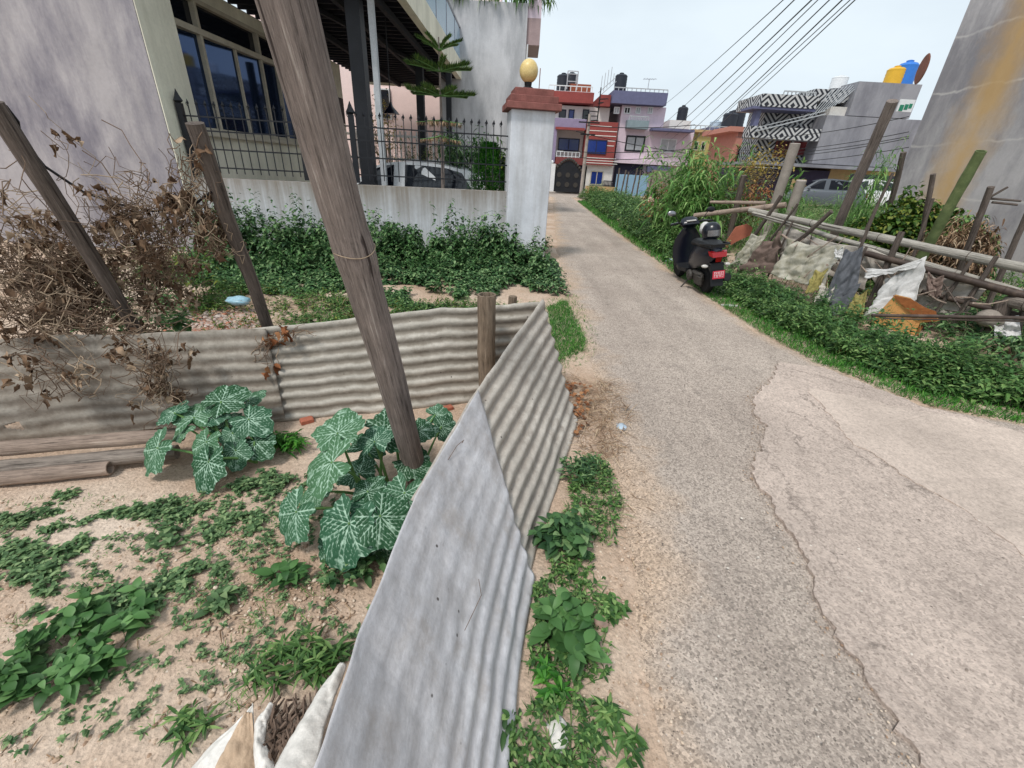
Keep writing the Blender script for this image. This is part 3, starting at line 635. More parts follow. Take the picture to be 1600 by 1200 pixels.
# ================================================================ left plot: weeds, stones, litter
def gp(*pp): return [G(x, y, 0) for x, y in pp]
def ell(x, y, rx, ry, tilt=-.35, n=14):
    return [G(x+rx*cos(2*pi*i/n)*cos(tilt)-ry*sin(2*pi*i/n)*sin(tilt), min(1190, y+rx*cos(2*pi*i/n)*sin(tilt)+ry*sin(2*pi*i/n)*cos(tilt)), 0) for i in range(n)]
patch = [ell(70,870,110,40), ell(165,830,80,26), ell(270,800,80,20), ell(30,930,70,40), ell(60,800,70,14), ell(360,830,60,18), ell(450,760,50,14), ell(300,905,60,20), ell(200,950,60,28), ell(100,1000,90,30), ell(395,755,40,10)]
PT_ = scatter(patch, 1500); PT_ = PT_[np.array([fbm(q[0]*9, q[1]*9, 2) > .47 for q in PT_])]
st, lv = stalks(PT_, NR.uniform(.008, .05, len(PT_)), 8, .042, .022, (-.1, .6), 1.1, droop=.25, stemw=.003)
V, Q = joinf([st, lv]); np_obj('creeping_weeds', V, Q, M['graygreen'], kind='stuff')
patch2 = [ell(430,800,120,50), ell(300,860,200,80), ell(480,1000,120,60), ell(250,1080,160,60), ell(100,1130,90,30), ell(500,880,60,60), ell(350,940,140,40), ell(60,820,60,30)]
st, lv = stalks(scatter(patch2, 650), NR.uniform(.01, .04, 650), 8, .028, .013, (-.1, .6), .8, droop=.2, stemw=.003)
V, Q = joinf([st, lv]); np_obj('ground_cover', V, Q, M['graygreen'], kind='stuff')
def weedplant(px, py, r, n, Ln, W, h, m_, label, name='weed_plant', cat='weed', k=9, e=(0, .7), root=None, group=None, prof='ovate', seg=5):
    c = G(px, py, 0) if root is None else np.array(root); t = thing(name, label, cat, (c[0], c[1], hgt(c[0], c[1])), group)
    st, lv = stalks(clump(c, r, n), NR.uniform(.6*h, h, n), k, Ln, W, e, .5, prof, seg, NR.uniform(.1, .7, n*k), stemw=.007)
    np_obj('stem', st[0], st[1], M['petiole'], t); np_obj('foliage', lv[0], lv[1], M[m_], t, True)
    return t
weedplant(130,1015,.20,40,.085,.045,.13,'broad','low broad leaved weed patch at the lower left on sandy soil',k=9)
weedplant(440,915,.05,5,.10,.05,.09,'broad','small four leaved weed growing below the pumpkin leaves',k=5)
weedplant(345,950,.08,9,.07,.035,.08,'graygreen','sparse grey green weed in the middle of the sandy plot',k=6)
weedplant(260,850,.07,8,.07,.035,.07,'graygreen','tiny weed between creeping patches left of the pumpkin',k=6)
weedplant(425,1050,.08,14,.09,.014,.08,'weed','narrow leaved weed in the soil left of the smooth sheet',k=8,prof='lance')
weedplant(490,1040,.08,16,.10,.016,.12,'weed','taller narrow leaved weed touching the smooth sheet',k=9,prof='lance')
weedplant(300,1140,.06,10,.09,.014,.06,'weed','grassy weed just above the torn white sack',k=8,prof='lance')
weedplant(560,880,.15,34,.06,.03,.12,'weed_dark','dark weed in the shade below the veined pumpkin leaves',k=9)
weedplant(450,705,.09,26,.09,.02,.14,'grass','bright green narrow leaved weed between the two pumpkin plants',k=9,prof='lance')
weedplant(690,612,.03,5,.07,.02,.26,'weed_dark','small upright seedling against the rear corrugated sheet',k=12)
# stones and soil crumbs
def crumbs(name, pts, r0, r1, mats, n=6, **kw):
    V = []; Q = []; b = 0
    base = MB(); base.ball((0, 0, 0), 1, 6, 4); bv = np.array(base.v); bq = np.array([f for f in base.f])
    for p in pts:
        s = rnd.uniform(r0, r1)*(rnd.random()**1.5*.8+.35); q = bv*NR.uniform(.7, 1.2, bv.shape)*np.array([s, s*rnd.uniform(.6, 1), s*rnd.uniform(.4, .7)])
        a = rnd.random()*6; q = q@np.array([[cos(a), sin(a), 0], [-sin(a), cos(a), 0], [0, 0, 1]]); V.append(q+np.array(p)+[0, 0, s*.2]); Q.append(bq+b); b += len(bv)
    return np_obj(name, np.concatenate(V), np.concatenate(Q), mats, **kw)
plot = [G(0,780,0), G(420,770,0), G(560,930,0), G(540,1000,0), G(300,1190,0), G(0,1190,0)]
crumbs('gravel', scatter([plot], 3200), .004, .013, M['pebbles'], kind='stuff')
shoulder = [(.52,2.9), (1.1,3.3), (1.0,2.2), (.72,1.5), (.66,.7), (.15,.7), (.2,1.3), (.45,2.1)]
crumbs('roadside_gravel', scatter([shoulder], 900), .003, .012, M['pebbles'], kind='stuff')
crumbs('rubble_heap', scatter([gp((235,540),(415,528),(425,488),(290,472))], 2600), .012, .035, M['rubble'], kind='stuff')
for px, py, s, lb in [(545,652,.032,'broken orange brick piece lying at the foot of the rear sheet'), (700,640,.035,'red brick fragment beside the pumpkin and the sheet corner'), (238,668,.05,'pale broken stone at the end of the bamboo pile'), (480,660,.04,'buff stone under the corrugated sheet left of the orange brick')]:
    c = G(px, py, 0); b = MB(); b.box(c+[0, 0, s*.4], (s*2.2, s*1.5, s*.9), [[.8,-.6,0],[.6,.8,0],[0,0,1]], ch=s*.15); b.build('brick_piece' if 'brick' in lb else 'stone', M['terracotta' if 'orange' in lb or 'red' in lb else 'rubble'], label=lb, cat='brick' if 'brick' in lb else 'stone')
# white sacks bottom left
def cloth(name, fn, nu, nv, m_, label, cat, th=.004, par=None, **k): return grid_obj(name, fn, nu, nv, M[m_], par, thick=th, label=label, cat=cat, **k)
c0 = G(395,1100,.12); c1 = G(285,1199,.06); c2 = G(402,1199,.10)
t = thing('sack', 'torn white woven sack with a tan patch lying in the bottom left corner', 'sack', G(345,1180,0))
def sack(u, v):
    p = (c0*(1-u)+(c1*(1-v)+c2*v)*u)+np.array([0, -.35*max(0, u-.9), 0])*0; q = c0+( (c1*(1-v)+c2*v)-c0)*u*1.6
    return q+np.array([0, 0, .05*sin(pi*v)*min(1, u*2)+.03*(fbm(u*5, v*4, 3)-.5)-.05*u])
grid_obj('outer_layer', sack, 50, 30, M['sack'], t, thick=.003)
def sackin(u, v): q = sack(.12+u*.9, .52+.46*v); return q+np.array([0, 0, .012+.01*(fbm(u*9, v*6, 8)-.5)])
grid_obj('tan_lining', sackin, 40, 20, M['sack_tan'], t, thick=.002)
def strip(pts, wd, z, m_, name, label, cat, wob=.02):
    P = [G(x, y, zz) for x, y, zz in pts]; n = len(P)
    def f(u, v):
        t = u*(n-1); i = min(n-2, int(t)); q = P[i]+(P[i+1]-P[i])*(t-i); d = P[i+1]-P[i]; s = np.array([d[1], -d[0], 0]); s /= np.linalg.norm(s)+1e-9
        w_ = np.interp(t, range(n), wd); return q+s*w_*(v-.5)+np.array([0, 0, z*sin(pi*v)+wob*(fbm(u*9, v*3, 4)-.5)])
    return cloth(name, f, 60, 12, m_, label, cat, .003)
strip([(425,1102,.13), (408,1130,.12), (405,1165,.12), (418,1215,.12)], [.02,.035,.03,.05], .02, 'sack', 'plastic_strip', 'narrow curled white plastic strip standing beside the torn sack', 'plastic')
strip([(535,1040,.2), (508,1090,.22), (484,1140,.24), (458,1215,.26)], [.03,.06,.08,.12], .02, 'sack', 'plastic_sheet', 'frayed white plastic sheet tucked under the smooth metal sheet', 'plastic')
b = MB()
for i in range(80):
    a = G(rnd.uniform(415,478), rnd.uniform(1110,1215), .1); q = a+np.array([rnd.uniform(-.03,.03), rnd.uniform(.02,.10), rnd.uniform(-.02,.03)]); mid = (a+q)/2+np.array([rnd.uniform(-.03,.03), 0, rnd.uniform(0,.03)])
    b.tube([a, mid, q], [.005, .0045, .003], 5)
b.build('dry_roots', M['root'], label='tangle of brown roots between the white sack and plastic sheet', cat='roots')
# grit and chips on the road and along the slab edge
road_poly = [(.75,.6), (.85,4.5), (.95,9), (3.0,9), (3.05,5.2), (3.5,3.4), (5.5,2.4), (4.0,.3)]
P = scatter([road_poly], 2200); P[:, 2] += .028; crumbs('road_grit', P, .003, .009, M['grit'], kind='stuff')
ep = [(1.38,.2),(1.4,.73),(1.43,1.22),(1.58,2.21),(2.0,2.95),(2.1,3.3),(2.55,3.83)]; P = []
for i in range(500):
    k = rnd.randrange(6); u = rnd.random(); P.append((ep[k][0]+(ep[k+1][0]-ep[k][0])*u+rnd.gauss(-.03,.03), ep[k][1]+(ep[k+1][1]-ep[k][1])*u, .022))
crumbs('edge_chips', P, .002, .008, M['pebbles'], kind='stuff')
# twigs, nails on the sheets
for pts, r, lb in [([(-.2,1.52,.64),(-.19,1.50,.67),(-.215,1.47,.66),(-.24,1.40,.64)], .0014, 'bent black wire on the smooth sheet next to the timber pole'),
                 ([G(748,905,.5),G(752,930,.5),G(738,960,.47),G(726,985,.46)], .0011, 'thin dry twig on the middle of the smooth sheet'), ([G(784,560,.62),G(790,575,.62),G(788,592,.60)], .002, 'dark twig caught on the ridged pale sheet')]:
    b = MB(); b.tube([np.array(p) for p in pts], r, 5); b.build('twig', M['root'], label=lb, cat='twig')
# straw and dead leaves by the sheet corner
def straw(name, polys, n, l0, l1, m_, z=.02, **k):
    P = scatter(polys, n); P[:, 2] += NR.uniform(0, z, len(P)); V, Q = leaves(P, dirs(len(P), -.05, .2), NR.uniform(l0, l1, len(P)), NR.uniform(.003, .008, len(P)), 2, .5, .1, 'grass'); return np_obj(name, V, Q, M[m_], **k)
sp = [[G(875,590,0), G(960,600,0), G(985,640,0), G(960,720,0), G(905,740,0), G(905,660,0)]]
straw('straw_litter', sp, 800, .03, .22, 'straw', .05, kind='stuff')
P = scatter([[G(870,600,0), G(920,610,0), G(915,680,0), G(895,700,0)]], 90); P[:, 2] += .03
V, Q = leaves(P, dirs(len(P), -.3, .5), .06, .035, 3, .6, .3); np_obj('dead_leaves', V, Q, M['rustleaf'], kind='stuff')
straw('straw_scraps', [[G(800,1100,0), G(900,1120,0), G(900,1190,0), G(800,1190,0)], [G(830,900,0), G(870,900,0), G(850,800,0), G(900,760,0)], [G(960,560,0), G(1010,560,0), G(1010,900,0), G(960,900,0)]], 120, .02, .12, 'straw', .01, kind='stuff')
straw('yard_straw', [plot], 260, .015, .09, 'straw', .008, kind='stuff')
P = scatter([plot], 420); P = P[np.array([fbm(q[0]*5, q[1]*5, 3) > .5 for q in P])]; P = np.repeat(P, 7, 0)+NR.normal(0, .012, (len(P)*7, 3))*[1, 1, 0]; V, Q = leaves(P, dirs(len(P), .3, 1.2), NR.uniform(.02, .06, len(P)), .0035, 2, .4, .4, 'grass'); np_obj('yard_grass_tufts', V, Q, M['grass'], kind='stuff')
# litter
def crumple(name, c, sx, sy, sz, m_, label, cat='litter', s=0):
    b = MB(); b.ball((0, 0, 0), 1, 18, 12); V = np.array(b.v)
    V = np.array([v*(1+.5*(fbm(v[0]*2+s, v[1]*2+v[2]*2, s)-.5)) for v in V])*[sx, sy, sz]+np.array(c)+[0, 0, sz*.7]
    return np_obj(name, V, b.f, M[m_], None, True, label=label, cat=cat)
crumple('plastic_wrapper', G(970,668,0), .04, .05, .012, 'pale_blue', 'crumpled pale blue wrapper on the dirt beside the road', s=3)
crumple('plastic_bag', G(873,1150,0), .035, .06, .015, 'sack', 'dirty white plastic scrap at the bottom beside the sheet', s=5)
crumple('plastic_bag', G(862,1135,0), .02, .02, .01, 'sack', 'small white scrap just behind the larger one at the bottom', s=6)
crumple('plastic_bag', at(374,474,4.9), .14, .1, .05, 'plastic_blue', 'blue plastic rag among the weeds behind the left sheet', s=7)
crumple('concrete_lump', G(938,975,0), .035, .03, .02, 'rubble', 'small pale stone at the dusty road edge', 'stone', s=8)
# verge vegetation between sheet and road
vg = [[(.45,2.30), (.62,2.35), (.68,1.9), (.55,1.6), (.30,1.65), (.36,2.0)], [(.14,1.32), (.40,1.6), (.45,1.2), (.42,.95), (.12,.95)], [(.04,.78), (.30,.95), (.36,.72), (.34,.55), (.05,.55)]]
P = scatter(vg, 1300); V1 = leaves(P, dirs(len(P), .25, 1.3), NR.uniform(.04, .11, len(P)), .006, 2, .4, .3, 'grass')
P2 = scatter(vg, 420); s_, l_ = stalks(P2, NR.uniform(.02, .09, len(P2)), 8, .034, .014, (-.1, .6), .6, droop=.25, stemw=.003); V, Q = joinf([V1, s_, l_])
np_obj('verge_grass', V, Q, M['weed'], kind='stuff')
g2 = [[G(855,480,0), G(885,470,0), G(915,530,0), G(912,548,0), G(868,572,0), G(860,520,0)]]
g2b = [[G(850,470,0), G(900,462,0), G(935,530,0), G(925,565,0), G(868,590,0), G(850,520,0)]]; P = np.concatenate([scatter(g2, 3600), scatter(g2b, 900)]); V, Q = leaves(P, dirs(len(P), .4, 1.4), NR.uniform(.04, .10, len(P)), .008, 2, .4, .25, 'grass'); np_obj('grass_patch', V, Q, M['grass'], kind='stuff')
weedplant(905,745,.12,22,.08,.022,.14,'weed_dark','grassy weed clump at the foot of the ridged sheet',k=9,prof='lance')
weedplant(885,860,.10,20,.09,.055,.19,'weed_dark','round leaved weed clump hugging the sheet halfway to the camera',k=9)
weedplant(845,850,.03,4,.11,.04,.22,'weed_dark','slim upright weed leaning on the sheet beside the round leaved clump',k=8)
weedplant(880,1000,.08,13,.125,.062,.17,'broad','large leaved weed clump nearest the camera beside the sheet',k=8)
weedplant(860,1070,.06,12,.07,.02,.08,'grass','low grassy weed just below the large leaved clump',k=8,prof='lance')
weedplant(955,960,.05,9,.06,.022,.07,'weed','small dark weed on the dusty edge right of the large clump',k=8)
weedplant(950,1150,.09,18,.075,.018,.05,'weed','flat spreading weed at the bottom of the road edge',k=8,e=(-.1,.4),prof='lance')
weedplant(790,1165,.02,3,.07,.025,.12,'weed','tiny weed sprouting from under the smooth sheet at the bottom',k=6)

# behind the left sheet: weeds up to the white wall
reg = [[(-5.8,8.1), (-.4,9.0), (.6,8.9), (.75,7.9), (.75,6.3), (.3,5.8), (-1.3,5.3), (-3.2,5.6), (-5.6,6.2)]]
P = scatter(reg, 3600); P = P[np.array([fbm(q[0]*1.6+3, q[1]*1.6, 8) > .40+.12*(q[1] < 6.6) for q in P])]; hh = np.array([.07+.22*min(1, max(0, (q[1]-5.4)/2.6))*fbm(q[0]*1.7, q[1]*1.7, 3)*1.7 for q in P]); s_, l_ = stalks(P, hh, 10, .10, .06, (-.2, .6), .4, droop=.4)
V, Q = joinf([s_, l_]); np_obj('undergrowth', V, Q, M['weed_dark'], kind='stuff')
reg = [[(.3,5.8), (.3,4.2), (-1.2,4.0), (-3,4.0), (-3.8,4.6), (-4.2,5.9), (-1.5,5.6)]]
P = scatter(reg, 2600); hp = G(335,510,0); P = P[np.array([fbm(q[0]*2.2, q[1]*2.2, 4) > (.42 if q[0] < -1.3 else .34) and ((q[0]-hp[0])/.75)**2+((q[1]-hp[1])/.5)**2 > 1 for q in P])]; s_, l_ = stalks(P, NR.uniform(.03, .16, len(P)), 9, .06, .026, (-.2, .7), .6, droop=.3)
V, Q = joinf([s_, l_]); np_obj('low_weeds', V, Q, M['weed'], kind='stuff')
P = scatter(reg, 900); P = P[np.array([fbm(q[0]*2.2, q[1]*2.2, 14) > .5 for q in P])]; s_, l_ = stalks(P, NR.uniform(.05, .2, len(P)), 9, .06, .02, (0, 1), .6, droop=.3); V, Q = joinf([s_, l_]); np_obj('yellow_green_weeds', V, Q, M['ivy'], kind='stuff')
for px, py, h, r, n, lb in [(465,352,1.0,.34,34,'tall nettle clump nearest the left pole against the white wall'), (520,372,.85,.35,34,'nettle clump just left of the thick timber pole'), (625,345,1.15,.42,48,'tallest nettle clump right of the thick timber pole'), (700,365,.9,.36,38,'nettle clump midway along the white wall below the fir tree'), (775,345,1.05,.26,34,'narrow upright nettle clump beside the white pillar'), (840,405,.5,.4,40,'dark bushy weed at the base of the white pillar by the road')]:
    Y = 8.0 if px < 800 else 8.3; p = at(px, py, Y); c = np.array([p[0], Y, 0]); hz = p[2]
    t = thing('nettle_clump' if px < 800 else 'bushy_weed', lb, 'weed clump', c, 'nettles along the wall' if px < 800 else None)
    bs = clump(c, r, n); s_, l_ = stalks(bs, NR.uniform(.65, 1.0, n)*hz, 40, .13, .075, (-.35, .45), .18, droop=.45, tmin=.1, stemw=.012)
    np_obj('stem', s_[0], s_[1], M['petiole'], t); np_obj('foliage', l_[0], l_[1], M['weed_dark'], t, True)
band = [[(-5.2,6.6), (-2.5,6.5), (.5,6.9), (.6,8.3), (-.3,8.95), (-5.6,8.15)]]
P = scatter(band, 1500); P = P[np.array([fbm(q[0]*1.9+5, q[1]*1.6, 12) > .43 for q in P])]; hh = np.array([(.12+1.75*fbm(q[0]*1.5+3, q[1]*1.2, 3)**2.2)*(.55 if q[0] > -.5 else 1)*min(1, .35+max(0, (q[1]-6.5-.1*q[0]-.3)/1.6)) for q in P])*NR.uniform(.6, 1.1, len(P)); s_, l_ = stalks(P, hh, 20, .12, .07, (-.35, .6), .25, droop=.45, tmin=.1, stemw=.01)
V, Q = joinf([s_, l_]); np_obj('wall_foot_weeds', V, Q, M['weed_dark'], kind='stuff')
P = scatter(band, 420); P = P[np.array([fbm(q[0]*2.1+9, q[1]*1.9, 5) > .5 for q in P])]; s_, l_ = stalks(P, NR.uniform(.25, .7, len(P)), 16, .12, .03, (0, 1.), .3, 'lance', 3, .4); V, Q = joinf([s_, l_]); np_obj('light_weeds', V, Q, M['broad'], kind='stuff')
weedplant(0,0,.12,20,.10,.04,.35,'weed','small weed on the road side of the white pillar',root=(.62,10.4,0),k=9)
straw('dry_grass', [[(-3.4,4.2), (-1.8,4.2), (-1.6,5.2), (-3.4,5.4)]], 240, .1, .35, 'straw', .2, kind='stuff')

# ---------------------------------------------------------------- dried vines at the left
def vine(label, guides, nst, nlv, spread, root, name='dried_vine', lsz=.052, hang=.35, lm='dryleaf', r=.0024, lmz=.0):
    t = thing(name, label, 'dried vine', root); b = MB(); c = MB(); lp = []
    for i in range(nst):
        g = rnd.choice(guides); a, e = rnd.uniform(0, .5), rnd.uniform(.5, 1); P = []
        off = np.array([rnd.gauss(0, 1), rnd.gauss(0, .7), rnd.gauss(0, 1)])*spread; off2 = np.array([rnd.gauss(0, 1), rnd.gauss(0, .6), rnd.gauss(0, 1)])*spread
        n = 26; s1 = rnd.random()*99; ss = rnd.uniform(0, 1.6)
        for k in range(n):
            u = a+(e-a)*k/(n-1); q = np.array([np.interp(u*(len(g)-1), range(len(g)), [p[d] for p in g]) for d in range(3)])
            q = q+off*(1-k/n)+off2*(k/n)+np.array([fbm(k*.24, s1, 1)-.5, fbm(k*.24, s1, 4)-.5, fbm(k*.24, s1, 7)-.5])*spread*3.6-np.array([0, 0, hang*.3*sin(pi*k/n)*ss]); q[2] = max(q[2], .03); P.append(q)
        (b if rnd.random() < .65 else c).tube(P, rnd.uniform(.5, 1.3)*r, 4, False)
        for q in P: lp.append(q)
    b.build('stem', M['vine'], t, kind='stuff'); c.build('pale_stem', M['vine_pale'], t, kind='stuff')
    ctr = np.array(lp)[NR.integers(0, len(lp), max(4, nlv//7))]; lp = ctr[NR.integers(0, len(ctr), nlv)]+NR.normal(0, .028, (nlv, 3)); lp[:, 2] = np.maximum(lp[:, 2], .03)
    V, Q = leaves(lp, dirs(nlv, -1.3, .2), NR.uniform(.5, 1.3, nlv)*lsz, NR.uniform(.4, .8, nlv)*lsz, 3, 1.1, .3, roll=NR.uniform(-1.5, 1.5, nlv)); V = V+NR.normal(0, lsz*.13, V.shape)
    np_obj('dry_leaf', V, Q, M[lm], t, kind='stuff'); return t
gl = lambda *pp: [at(x, y, Y) for x, y, Y in pp]
vine('dried vine mass wrapped around the pole at the left edge', [gl((20,290,2.5),(60,350,2.6),(110,410,2.7),(170,490,2.7)), gl((-60,370,2.4),(30,420,2.6),(120,430,2.7)), gl((0,430,2.5),(100,470,2.7),(200,440,2.8))], 120, 430, .14, G(120,650,0))
vine('dead vine tangle hanging over the top of the brown stained sheet', [gl((-40,500,2.15),(60,495,2.3),(160,505,2.5),(260,500,2.7)), gl((0,540,2.1),(90,560,2.2),(150,600,2.25)), gl((200,480,2.5),(230,560,2.3),(250,640,2.3)), gl((-40,480,2.2),(60,470,2.4),(170,480,2.6))], 90, 230, .085, G(100,690,0), lm='dryleaf', lsz=.045)
vine('dried vine bunch tied to the dark pole by a cord', [gl((310,225,2.65),(290,280,2.7),(270,360,2.8),(250,450,3.0)), gl((315,235,2.65),(300,330,2.75),(330,380,2.85)), gl((300,250,2.7),(250,400,3.0),(205,460,3.0)), gl((300,300,2.7),(340,350,2.8),(350,390,2.9))], 90, 190, .06, G(330,540,0), lsz=.045)
vine('sagging line of dry vines strung between the two left poles', [gl((130,260,2.5),(170,300,2.6),(230,335,2.7),(290,330,2.75)), gl((150,330,2.6),(200,330,2.7),(280,350,2.8)), gl((120,380,2.7),(190,400,2.9),(270,420,3.0),(330,440,3.2)), gl((60,440,2.7),(180,450,2.9),(300,460,3.2))], 110, 380, .11, G(230,560,0), lsz=.05)
vine('handful of dry bean stalks draped over the joint of the rear sheets', [gl((440,512,2.78),(400,545,2.72),(380,600,2.68)), gl((500,515,2.82),(430,515,2.78),(395,560,2.72)), gl((425,520,2.76),(400,590,2.68),(385,625,2.62))], 26, 34, .03, G(400,655,0), lm='rustleaf', lsz=.05)
# green leaves amid the vines
weedplant(0,0,.35,36,.12,.06,.85,'broad','green leafy shrub behind the dried vines at far left',root=(-2.95,3.3,0),k=14)
weedplant(0,0,.6,60,.09,.045,1.0,'ivy','yellowish green bramble behind the sagging vines',root=(-4.2,5.0,0),k=16)
b = MB(); b.tube([at(-30,160,2.4), at(10,166,2.42), at(28,190,2.45), at(32,215,2.5), at(70,260,2.5), at(130,300,2.6), at(180,318,2.7), at(240,330,2.75), at(300,322,2.75), at(330,300,2.7)], .007, 6)
b.tube([at(-30,180,2.4), at(10,192,2.42), at(32,212,2.5)], .006, 6); b.build('cable', M['wire'], label='black cable hanging from the left pole to the dark pole', cat='cable')
# ================================================================ grey building and villa
t = thing('gray_building', 'large windowless grey plastered building at the left edge', 'building', (-10, 9.5, 0))
b = MB(); gx = at(280,272,8.15)[0]; b.bb(-18, gx, 8.15, 8.99, 0, 9.5, 0)
b.build('wall', M['gray_plaster'], t); b = MB(); b.bb(gx+.002, gx+.02, 8.16, 8.98, 0, 9.49); b.build('side_wall', M['cream'], t)
VX = atx(315,195,-6.25)[0]; VY0 = 9.05; ZC = 4.45
def wy(px, py): return atx(px, py, VX)[1], atx(px, py, VX)[2]
vl = thing('villa', 'cream single storey villa with a black porch roof behind the iron railing', 'house', (-9, 13, 0))
(y1, zs), (y0, _), (_, _) = wy(465,222), wy(292,173), wy(275,27)
y0 = VY0+.22; ys0, ys1 = y0, 13.6
zs = 2.05; zt = 4.22
b = MB(); b.bb(-14, VX, VY0, y0, 0, ZC); b.bb(-14, VX, y0, ys1, 0, zs); b.bb(-14, VX, ys1, 17.2, 0, ZC); b.bb(-14, VX, y0, ys1, zt, ZC); b.bb(-14, VX-.6, y0, ys1, zs, zt)
b.build('wall', M['cream'], vl)
wf = MB(); wx = VX+.0
def fr(ya, yb, za, zb, d=.09, o=.02): wf.bb(VX-.12, VX+o, ya, yb, za, zb)
fr(y0, y0+.07, zs, zt); fr(ys1-.07, ys1, zs, zt); fr(y0+.07, ys1-.07, zs, zs+.07); fr(y0+.07, ys1-.07, zt-.07, zt)
ztr = 3.66; fr(y0+.07, ys1-.07, ztr, ztr+.10, o=.03)
mul_y = [wy(343,195)[0], wy(392,208)[0], wy(428,214)[0], 12.9]; mul_y = sorted(mul_y)
for i, my in enumerate(mul_y): fr(my, my+(.07 if i % 2 == 0 else .045), zs+.07, ztr, o=.012); 
for my in (mul_y[0], mul_y[2]): fr(my, my+.07, ztr+.10, zt-.07, o=.012)
win = wf.build('window_frame', M['frame_tan'], vl); 
edges = [y0+.04]+mul_y+[ys1-.04]
for a_, c_ in zip(edges, edges[1:]):
    g_ = MB(); an = radians(-9); g_.box((VX-.13, (a_+c_)/2+.02, (zs+ztr)/2+.05), (.012, (c_-a_)*.995, ztr-zs-.06), [[cos(an), -sin(an), 0], [sin(an), cos(an), 0], [0, 0, 1]]); g_.build('glass_pane', M['glass'], win)
g_ = MB(); g_.bb(VX-.10, VX-.085, y0+.02, ys1-.02, ztr+.05, zt-.02); g_.build('upper_pane', M['darkglass'], win)  # dark glass colour stands in for the reflection of the black porch ceiling
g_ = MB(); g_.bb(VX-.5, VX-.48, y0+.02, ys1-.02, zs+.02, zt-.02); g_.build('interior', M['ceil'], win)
b = MB(); b.bb(VX, VX+.14, y0-.1, ys1+.1, zs-.08, zs-.005); b.build('window_sill', M['frame_tan'], vl)
RX = G(727,135,ZC)[0]; RY0, RY1 = 8.95, G(727,135,ZC)[1]
print('porch', RX, RY1, 'win', y0, mul_y, zs, zt)
# porch roof
b = MB(); b.bb(VX+.003, RX-.12, RY0, RY1, ZC+.10, ZC+.26); y = RY0+.2
b.build('porch_ceiling', M['ceil'], vl)
b = MB()
while y < RY1: b.bb(VX+.02, RX-.14, y, y+.06, ZC-.02, ZC+.097); y += .34
for xx in (VX+1.2, VX+2.5, RX-.5): b.bb(xx, xx+.1, RY0+.05, RY1-.05, ZC-.14, ZC-.023)
b.bar((VX+1.5, RY0+.2, ZC-.08), (RX-.3, RY1-1.5, ZC-.08), .08, .08)
b.build('ceiling_slats', M['ceil'], vl)
b = MB(); b.bb(RX-.117, RX+.06, RY0-.05, RY1+.05, ZC-.02, ZC+.50); b.bb(VX, RX-.12, RY1+.003, RY1+.1, ZC-.1, ZC+.45); b.build('roof_fascia', M['cream'], vl)
rl = MB(); rz = ZC+1.45
rl.bar((RX, RY0, rz), (RX, RY1-1.2, rz), .05, .05)
for k in range(7): yy = RY0+(RY1-1.2-RY0)*k/6; rl.bb(RX-.02, RX+.02, yy-.02, yy+.02, ZC+.503, rz-.03)
r_ = rl.build('roof_railing', M['chrome'], vl); g_ = MB(); g_.bb(RX-.006, RX+.006, RY0+.05, RY1-1.25, ZC+.56, rz-.06); g_.build('glass_panel', M['sky_pane'], r_)
b = MB(); b.bb(RX-.12, RX+.14, RY1-1.1, RY1-.8, ZC+.503, ZC+1.5); b.build('roof_pier', M['tall_gray'], vl)
def post(px, py, Y, w_, m_, nm):
    p = at(px, py, Y); b = MB(); b.bb(p[0]-w_/2, p[0]+w_/2, Y-w_/2, Y+w_/2, 0, ZC-.145); return b.build(nm, m_, vl)
post(578,285,10.0,.26,M['black_iron'],'porch_column'); post(601,285,9.7,.10,M['pale_metal'],'downpipe')
post(661,250,15.7,.22,M['black_iron'],'porch_column'); post(703,255,15.6,.16,M['black_iron'],'porch_column')
p = atx(545,165,VX+.02); b = MB(); b.bb(VX+.002, VX+.22, 15.6, 16.6, 2.75, 3.45); b.build('air_vent', M['dark_plastic'], vl)
# pendant lamp
p = at(611,172,11.6); t = thing('pendant_lamp', 'black cone pendant lamp hanging from the porch ceiling', 'lamp', (p[0], 11.6, p[2]-.1))
b = MB(); b.tube([(p[0], 11.6, ZC-.03), (p[0], 11.6, p[2]+.1)], .012, 6); b.build('cord', M['wire'], t)
b = MB(); b.lathe((p[0], 11.6, p[2]), [(.19,-.08), (.12,.0), (.05,.07), (.03,.13), (.02,.16)], 20); b.build('lamp_shade', M['black_plastic'], t, smooth=True)
# boundary wall with pillar
W0 = np.array([-6.02, 8.32, 0]); W1 = np.array([-.30, 9.2, 0]); wd_ = (W1-W0)/np.linalg.norm(W1-W0); wn = np.array([wd_[1], -wd_[0], 0])
WR = np.column_stack([wd_, -wn, [0, 0, 1]])
L_ = np.linalg.norm(W1-W0); mid = (W0+W1)/2; ZW = 1.30
t = thing('boundary_wall', 'low whitewashed boundary wall with grimy top below the iron railing', 'wall', mid)
b = MB(); b.box(mid+[0, 0, ZW/2-.02]-wn*.12, (L_, .24, ZW-.0), WR); b.build('wall', M['white_wall'], t)
pc = np.array([.075, 9.35, 0]); PW = .80
t = thing('gate_pillar', 'tall white pillar with stepped brick cap at the end of the wall', 'pillar', pc)
b = MB(); b.box(pc+[0, 0, 1.32], (PW, PW*.8, 2.64), WR, ch=.012); b.build('pillar_shaft', M['white_pillar'], t)
for z0, z1, w_ in ((2.643, 2.75, .98), (2.753, 2.86, .86), (2.863, 2.97, .70)):
    b = MB(); b.box(pc+[0, 0, (z0+z1)/2], (w_, w_*.85, z1-z0), WR, ch=.008); b.build('brick_cap', M['brick_cap'], t)
p = at(826,118,9.3); t = thing('globe_lamp', 'yellowed globe lamp standing on the brick pillar cap', 'lamp', (p[0], 9.3, 2.97))
